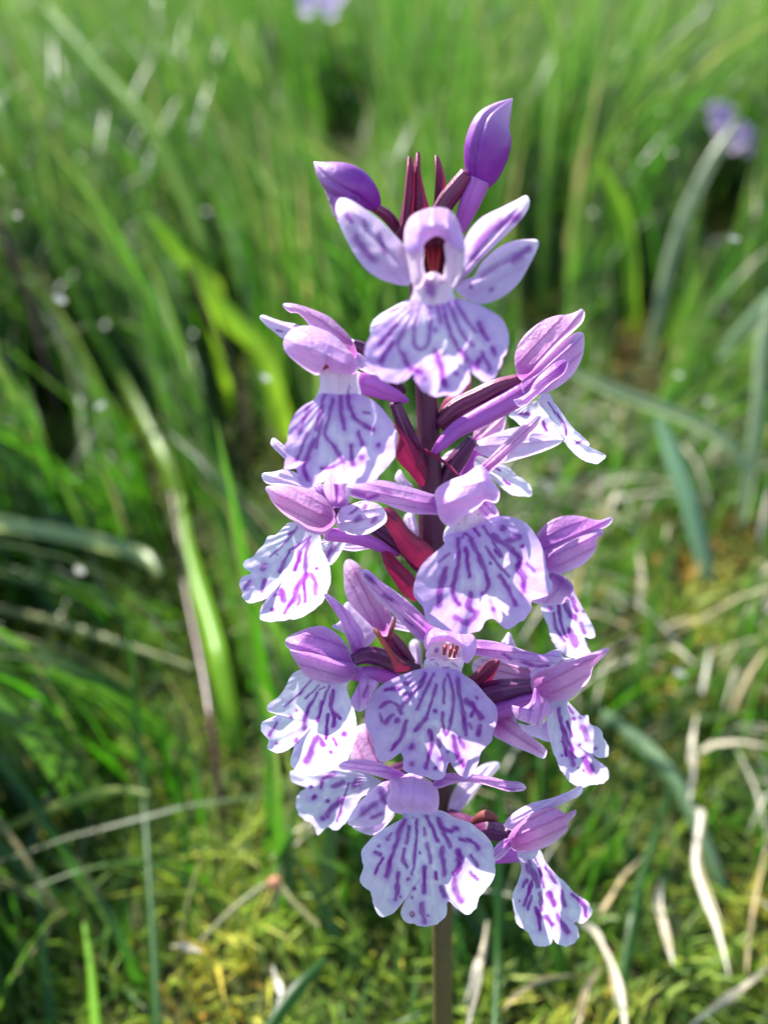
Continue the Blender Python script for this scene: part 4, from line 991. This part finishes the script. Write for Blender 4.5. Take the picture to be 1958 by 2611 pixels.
G, ST = M['grass'], M['straw']
blade('grass_shoot', 'B3', [(-80, 40), (0, 52), (300, 105), (560, 175), (650, 225), (690, 275)], (0.20, 0.23), 66, M['shoot_pale'], 'broad pale green blade bent over in an arch, its tip drooping', 'grass', 0.9, 0.25, (1, 1, 1, 0.9, 0.3))
blade('grass_shoot', 'B3', [(-80, 415), (0, 430), (250, 490), (500, 570), (830, 680)], (0.22, 0.24), 36, M['shoot_pale'], 'long yellowish blade slanting across below the arched pale blade', 'grass', 0.9, 0.55, (1, 1, 0.8, 0.4))
blade('grass_shoot', 'B3', [(780, -60), (800, 120), (835, 270), (880, 430), (930, 620)], (0.28, 0.27), 74, M['shoot_bright'], 'broad bright green upright blade beside the left flowers', 'grass', 0.85, 0, (0.4, 0.9, 1, 0.9), ground_it='end')
blade('grass_shoot', 'B3', [(545, 480), (575, 760), (610, 1150), (640, 1600), (660, 2000), (668, 2260)], (0.165, 0.165), 42, G, 'single thin upright green stem standing clear of the turf', 'grass stem', 0.3, 0.0, (0.4, 0.7, 0.9, 1.1), ground_it='end')
blade('grass_shoot', 'B3', [(-60, 1430), (0, 1385), (250, 1275), (480, 1210), (640, 1225)], (0.17, 0.18), 34, M['shoot_bright'], 'yellow green blade lying in a low curve across the turf', 'grass', 0.9, 0.45, (1, 1, 0.9, 0.4))
sn = blade('grass_stalk', 'B3', [(860, 1860), (1010, 1715), (1172, 1608), (1260, 1690), (1370, 1790)], (0.155, 0.14), 20, G, 'kinked straw coloured stalk with a pale brown node at its bend', 'grass stalk', 0.9, 0.5, (0.8, 1, 1.1, 1.1, 1))
nc = PATHS[-1][0]
nt_ = np.linspace(-1, 1, 9)
V, F, pv, pu = tube_pts(nc[12] + np.outer(nt_ * 0.0013, (0.9, 0.1, 0.1)), 0.0011 * np.sqrt(np.maximum(1 - nt_ ** 2, 0.02)) * (1 + 0.2 * np.sin(nt_ * 7)), 12)
node_m = blade_mat('stalk_node', lin(176, 120, 84), lin(206, 156, 116), lin(200, 140, 90), 0.1, 0.6, 0.3)
link('node', V, F, node_m, sn, {'hue': pv, 'dry': pv * 0})
blade('grass_shoot', 'B3', [(1400, 1930), (1300, 2040), (1190, 2180), (1130, 2270)], (0.125, 0.125), 54, G, 'dark green blade leaning just left of the orchid stem', 'grass', 0.15, 0, (0.6, 1, 1, 1), ground_it='end')
blade('grass_shoot', 'B3', [(360, 1780), (385, 1950), (400, 2120), (410, 2280)], (0.15, 0.15), 40, M['shoot_bright'], 'short bright blade rising from the turf beside the thin upright stem', 'grass', 0.6, 0, (0.4, 0.9, 1), ground_it='end')
blade('grass_shoot', 'B2', [(985, 520), (940, 590), (860, 720), (770, 900), (700, 1090), (650, 1300)], (0.33, 0.34), 44, M['shoot_blue'], 'long glaucous blade curving up towards the far orchid', 'grass', 0.75, 0.35, (0.7, 1, 1, 0.9), ground_it='end')
blade('grass_shoot', 'B2', [(240, 1600), (420, 1680), (560, 1735), (800, 1830), (960, 1940), (1040, 2060)], (0.25, 0.24), 52, M['shoot_blue'], 'blue green blade arching sideways beyond the upper right flower', 'grass', 0.6, 0.3, (0.5, 1, 1, 1, 0.5))
blade('grass_shoot', 'B2', [(130, -40), (205, 230), (190, 520), (150, 900), (140, 1200)], (0.40, 0.40), 46, M['shoot_bright'], 'tall upright yellow green blade rising behind the top bud', 'grass', 0.95, 0.1, (0.8, 1, 0.9, 1), ground_it='end')
blade('grass_shoot', 'B2', [(1160, 1270), (1060, 1370), (980, 1450), (900, 1560)], (0.26, 0.28), 56, M['shoot_blue'], 'glossy blade slanting across above the blue grey upright blade', 'grass', 0.5, 0.2, (1, 1, 0.8, 0.4))
blade('grass_shoot', 'B2', [(1140, 1300), (1110, 1420), (1085, 1560), (1075, 1720)], (0.24, 0.24), 52, M['shoot_blue'], 'blue grey upright blade beneath the slanting glossy blade', 'grass', 0.7, 0.3, (0.7, 1, 1, 0.8), ground_it='end')
blade('grass_shoot', 'B2', [(380, 680), (420, 770), (465, 870), (500, 980), (520, 1100)], (0.36, 0.36), 56, M['shoot_bright'], 'short broad bright blade leaning among the far grass', 'grass', 0.9, 0, (0.3, 1, 0.9, 0.8), ground_it='end')
blade('grass_shoot', 'B2', [(640, 1820), (690, 1930), (730, 2050), (780, 2200)], (0.24, 0.23), 70, M['shoot_blue'], 'bright broad blade below the arching blue green blade', 'grass', 0.8, 0, (0.6, 1, 1, 0.9), ground_it='end')
blade('grass_shoot', 'B4', [(105, 940), (122, 1200), (125, 1500), (115, 1900), (100, 2260)], (0.135, 0.135), 32, G, 'thin green stem standing close behind the orchid stem', 'grass stem', 0.35, 0, (0.7, 1, 1, 1.1), ground_it='end')
blade('grass_shoot', 'B4', [(560, 870), (680, 960), (790, 1060), (880, 1170)], (0.22, 0.21), 60, M['shoot_blue'], 'dull blue green blade running down to the bleached straws', 'grass', 0.3, 0.15, (0.5, 1, 1, 0.7), ground_it='end')
blade('grass_shoot', 'B4', [(860, 1160), (830, 1290), (780, 1430), (730, 1600), (700, 1760)], (0.175, 0.17), 34, G, 'narrow green blade bent among the bleached straws', 'grass', 0.4, 0, (0.5, 1, 1, 1), ground_it='end')
blade('grass_shoot', 'B1', [(-60, 380), (0, 500), (150, 850), (330, 1300), (560, 1700), (720, 2020)], (0.33, 0.28), 46, M['shoot_bright'], 'very long diagonal blade, yellow green, left of the flower spike', 'grass', 0.75, 0.1, (0.4, 0.9, 1, 1), ground_it='end')
blade('grass_shoot', 'B1', [(200, 40), (330, 190), (480, 370), (640, 550), (790, 820), (900, 1100)], (0.42, 0.36), 56, M['shoot_bright'], 'wide yellow green blade bowing away up the slope', 'grass', 0.95, 0.1, (0.5, 1, 1, 0.9), ground_it='end')
blade('grass_shoot', 'B1', [(840, 1160), (900, 1250), (1000, 1385), (1100, 1480), (1160, 1600)], (0.30, 0.30), 84, M['shoot_bright'], 'broad lit blade leaning beside the dark seed stalk', 'grass', 0.85, 0.05, (0.2, 1, 1, 0.8), ground_it='end')
blade('grass_shoot', 'B1', [(650, 930), (740, 1040), (830, 1150), (880, 1250)], (0.31, 0.31), 60, M['shoot_bright'], 'bright blade lying above the broad lit blade', 'grass', 0.8, 0, (0.4, 1, 1, 0.6), ground_it='end')
brown = blade_mat('seed_stalk_brown', lin(72, 40, 34), lin(98, 62, 44), lin(90, 50, 30), 0.15)
blade('seed_stalk', 'B1', [(825, 1150), (850, 1240), (890, 1350), (960, 1500), (1015, 1660)], (0.29, 0.29), 30, brown, 'dark brown thin seed stalk leaning against bright grass', 'seed stalk', 0.3, 0, (0.8, 1, 0.8, 0.7), ground_it='end')
blade('seed_stalk', 'B1', [(-20, 900), (20, 1020), (70, 1150), (125, 1310)], (0.27, 0.27), 30, brown, 'dark brown stalk crossing behind the long diagonal blade', 'seed stalk', 0.3, 0, (0.7, 1, 0.8), ground_it='end')
blade('seed_stalk', 'B3', [(740, -80), (775, 120), (800, 330), (860, 650), (900, 900)], (0.25, 0.24), 26, brown, 'blackish upright stalk beside the broad bright upright blade', 'seed stalk', 0.1, 0, (1, 1, 0.9, 0.9), ground_it='end')
dead = [
    ('thick bleached white straw bent below the lowest right flower', [(470, 1770), (530, 1820), (600, 1960), (640, 2100), (670, 2280)], (0.15, 0.145), 66),
    ('long bleached straw with a folded top among the moss', [(940, 1290), (985, 1310), (965, 1500), (1010, 1650), (1060, 1790), (1115, 2010)], (0.19, 0.165), 60),
    ('short pale straw lying parallel to the long folded straw', [(815, 1580), (815, 1700), (835, 1820), (865, 1960)], (0.175, 0.17), 56),
    ('thin straight white straw lying on the moss', [(1330, 1920), (1180, 2045), (1060, 2130), (920, 2235)], (0.15, 0.14), 36),
    ('frayed white straw just right of the orchid stem', [(80, 1770), (50, 1900), (25, 2040), (-10, 2240)], (0.16, 0.155), 62),
    ('tan straw pointing up from the bent white straw', [(735, 1490), (660, 1590), (590, 1690), (540, 1760)], (0.18, 0.175), 46),
    ('thin grey straw standing at the side of the moss patch', [(1275, 1450), (1230, 1640), (1200, 1820), (1190, 2000)], (0.175, 0.165), 34),
    ('pale straw hanging down towards the folded straw', [(970, 880), (950, 1000), (955, 1120), (940, 1260)], (0.21, 0.2), 50),
    ('curved tan straw beside the bent white straw', [(560, 1960), (510, 2060), (470, 2170), (450, 2260)], (0.15, 0.148), 46),
    ('ochre dry stalk curving over the moss right of the stem', [(130, 2160), (220, 2070), (330, 2020), (450, 2000)], (0.155, 0.158), 34),
]
for i, (lb, pts, dp, wp_) in enumerate(dead):
    blade('dead_straw', 'B4', pts, dp, wp_, ST, lb, 'straw', 0.2 + 0.6 * ((i * 37) % 10) / 10, 0.9 if 'tan' in lb or 'ochre' in lb else 0.1, (0.35, 0.9, 1, 0.85, 0.5), 0.5, 'dead straws on the moss')
blade('dead_straw', 'B3', [(1165, 1960), (1185, 2020), (1200, 2080), (1205, 2130)], (0.155, 0.155), 62, ST, 'stubby white straw end in the moss left of the stem', 'straw', 0.8, 0, (0.2, 1, 0.15), 0.3, 'dead straws on the moss')
blade('dead_straw', 'B3', [(740, 1870), (800, 1880), (870, 1900)], (0.165, 0.165), 44, ST, 'small pale straw lying flat under the kinked stalk', 'straw', 0.6, 0.3, (0.2, 1, 0.15), 0.3, 'dead straws on the moss')


# ------------------------------------------------------------------ orchids far behind
def far_orchid(label, blooms, dep, seed):
    """blooms: photo pixels of its open flowers; the stem goes down to the turf below them"""
    g = np.random.default_rng(seed)
    pts = [PD(a, b, dep + 0.004 * g.normal()) for a, b in blooms]
    top = np.mean(pts, 0) + np.array((0, 0.004, 0.006))
    ft = np.array((top[0] + 0.012, top[1] + 0.02, 0))
    ft[2] = ground_z(ft[0], ft[1]) - 0.003
    root = empty('distant_orchid', ft)
    tag(root, label, 'orchid', 'orchids in the meadow behind')
    C = spline(np.array((ft, ft * 0.55 + top * 0.45 + np.array((0.003, 0, 0)), top)), 16)
    V, F, pv, pu = tube_pts(C, np.linspace(0.0016, 0.0009, 16), 8)
    link('stem', V, F, M['stem'], root, {'pv': pv, 'pu': pu})
    PATHS.append((C, np.full(16, 0.003)))
    PATHS.append((np.repeat(np.array(pts), 2, 0), np.full(12, 0.007)))
    for c in pts:
        vs, fs, at = [], [], []
        dirs = [(0, 1, 0.0065, 0.0034), (-0.9, 0.5, 0.007, 0.003), (0.9, 0.5, 0.007, 0.003), (-0.45, 0.75, 0.005, 0.003), (0.45, 0.75, 0.005, 0.003), (0, -1, 0.009, 0.009)]
        for dx, dy, L, wd in dirs:
            a = (AX * dx + AU * dy) / math.hypot(dx, dy)
            sd_ = np.cross(a, AB)
            t = np.linspace(0, 1, 7)
            ww = wd * np.sin(np.clip(t * 0.86 + 0.1, 0, 1) * math.pi) ** 0.7
            for u in (-1, 0, 1):
                vs.append(c + a * (L * t)[:, None] + sd_ * (ww * 0.5 * u)[:, None] + AB * ((0.0015 * np.sin(t * 3) - 0.0008 * abs(u)))[:, None])
            at.append(np.tile(t, 3))
        Vv = np.array(vs).reshape(-1, 3)
        for q in range(len(dirs)):
            for r_ in range(2):
                b0 = (q * 3 + r_) * 7
                for i in range(6):
                    fs.append((b0 + i, b0 + 7 + i, b0 + 8 + i, b0 + 1 + i))
        nv = len(Vv)
        link('flower', Vv, fs, M['petal_pale'], root, {'pv': np.concatenate(at) * 0.6 + 0.4, 'pu': np.zeros(nv), 'rr': np.full(nv, 0.7), 'mark': np.zeros(nv)})


far_orchid('blurred lilac orchid far up the slope near the long glaucous blade', [(1826, 285), (1840, 318), (1848, 290), (1890, 336), (1866, 345), (1904, 352)], 0.46, 1)
far_orchid('small pale orchid head in the grass far beyond the two buds', [(782, 2), (842, 8), (818, -22), (860, -30), (790, -40), (826, -64)], 0.52, 2)


# ------------------------------------------------------------------ loose grass, moss, flecks
make_grass(34000, 0.02, 0.75, 0.8, 0.100, 0.0023, 'meadow_grass', 'dense green grass around and behind the orchid', 3,
           dens=lambda x, y, t, s: np.clip(0.75 + 0.6 * t, 0.1, 1) * (1 - 0.86 * s) * np.clip(0.6 + (y - 0.05) * 3, 0.5, 1))
make_grass(24000, 0.7, 3.2, 0.75, 0.12, 0.0032, 'far_grass', 'distant blurred green grass up the slope', 4, dry=0.04)
make_grass(30000, 0.0, 0.5, 0.9, 0.058, 0.0015, 'fine_grass', 'fine short grass blades among the moss', 5, dry=0.06)
make_grass(7500, 0.0, 0.55, 0.9, 0.085, 0.0019, 'sprawling_grass', 'thin grass blades sprawling low over the moss', 6, dry=0.10, lie=1.0)

# moss and litter: tiny leaves
g = np.random.default_rng(8)
N = 95000
y = 0.0 + 0.75 * g.random(N) ** 1.2
x = (g.random(N) * 2 - 1) * (0.12 + 0.62 * y)
root = np.stack((x, y, ground_z(x, y) - 0.001), 1)
ang = g.random(N) * 2 * math.pi
tipdir = np.stack((np.cos(ang), np.sin(ang), np.zeros(N)), 1)
cl = lumps(x, y, 0.012, 21)
h = (0.003 + 0.007 * g.random(N)) * (1 + 0.6 * cl)
V = strip_mesh(root, tipdir, h, 0.4 + 0.8 * g.random(N), 0.0005 + 0.0008 * g.random(N), 2, g.random(N) * math.pi)
k = keep_clear(V, 0.12)
V = V[k]
hue = np.clip(0.36 + 0.46 * lumps(x, y, 0.026, 33) + 0.2 * np.clip(x / 0.06, -1, 1) + 0.22 * lumps(x, y, 0.008, 34) + 0.12 * g.normal(0, 1, N), 0, 1)[k]
vv, F = strips_to_mesh(V)
o = link('moss', vv, F, M['moss'], None, {'hue': np.repeat(hue, V.shape[1] * 2)})
tag(o, 'low yellow green and orange moss on the ground', 'moss', kind='stuff')



# bleached litter lying on the moss right of the orchid
N = 1700
y = 0.02 + 0.42 * g.random(N)
x = -0.02 + 0.26 * g.random(N)
root = np.stack((x, y, ground_z(x, y) + 0.004 + 0.004 * g.random(N)), 1)
ang = g.random(N) * 2 * math.pi
tipdir = np.stack((np.cos(ang), np.sin(ang), np.zeros(N)), 1)
V = strip_mesh(root, tipdir, 0.008 + 0.030 * g.random(N) ** 2, 1.2 + 0.8 * g.random(N), 0.0005 + 0.0011 * g.random(N) ** 2, 4, g.random(N) * math.pi)
k = keep_clear(V, 0.13) & keep_unhidden(V)
V = V[k]
vv, F = strips_to_mesh(V)
o = link('straw_litter', vv, F, M['straw'], None, {'hue': np.repeat(g.random(len(V)), V.shape[1] * 2), 'dry': np.repeat(g.random(len(V)) ** 2, V.shape[1] * 2)})
tag(o, 'scraps of bleached straw litter on the moss', 'straw litter', kind='stuff')

# pale flecks added among the blades to stand in for sun glints
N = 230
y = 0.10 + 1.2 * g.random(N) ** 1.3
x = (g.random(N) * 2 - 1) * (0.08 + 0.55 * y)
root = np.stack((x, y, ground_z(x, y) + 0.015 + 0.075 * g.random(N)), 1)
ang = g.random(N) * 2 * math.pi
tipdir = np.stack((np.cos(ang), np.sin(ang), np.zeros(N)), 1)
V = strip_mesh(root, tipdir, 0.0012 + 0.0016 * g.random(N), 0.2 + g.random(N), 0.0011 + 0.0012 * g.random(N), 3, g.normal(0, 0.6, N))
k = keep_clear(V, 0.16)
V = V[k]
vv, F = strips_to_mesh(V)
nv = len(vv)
o = link('glint_flecks', vv, F, M['straw'], None, {'hue': np.full(nv, 1.0), 'dry': np.zeros(nv)})
tag(o, 'tiny pale flecks added as sun glints among the grass', 'glint flecks', kind='stuff')
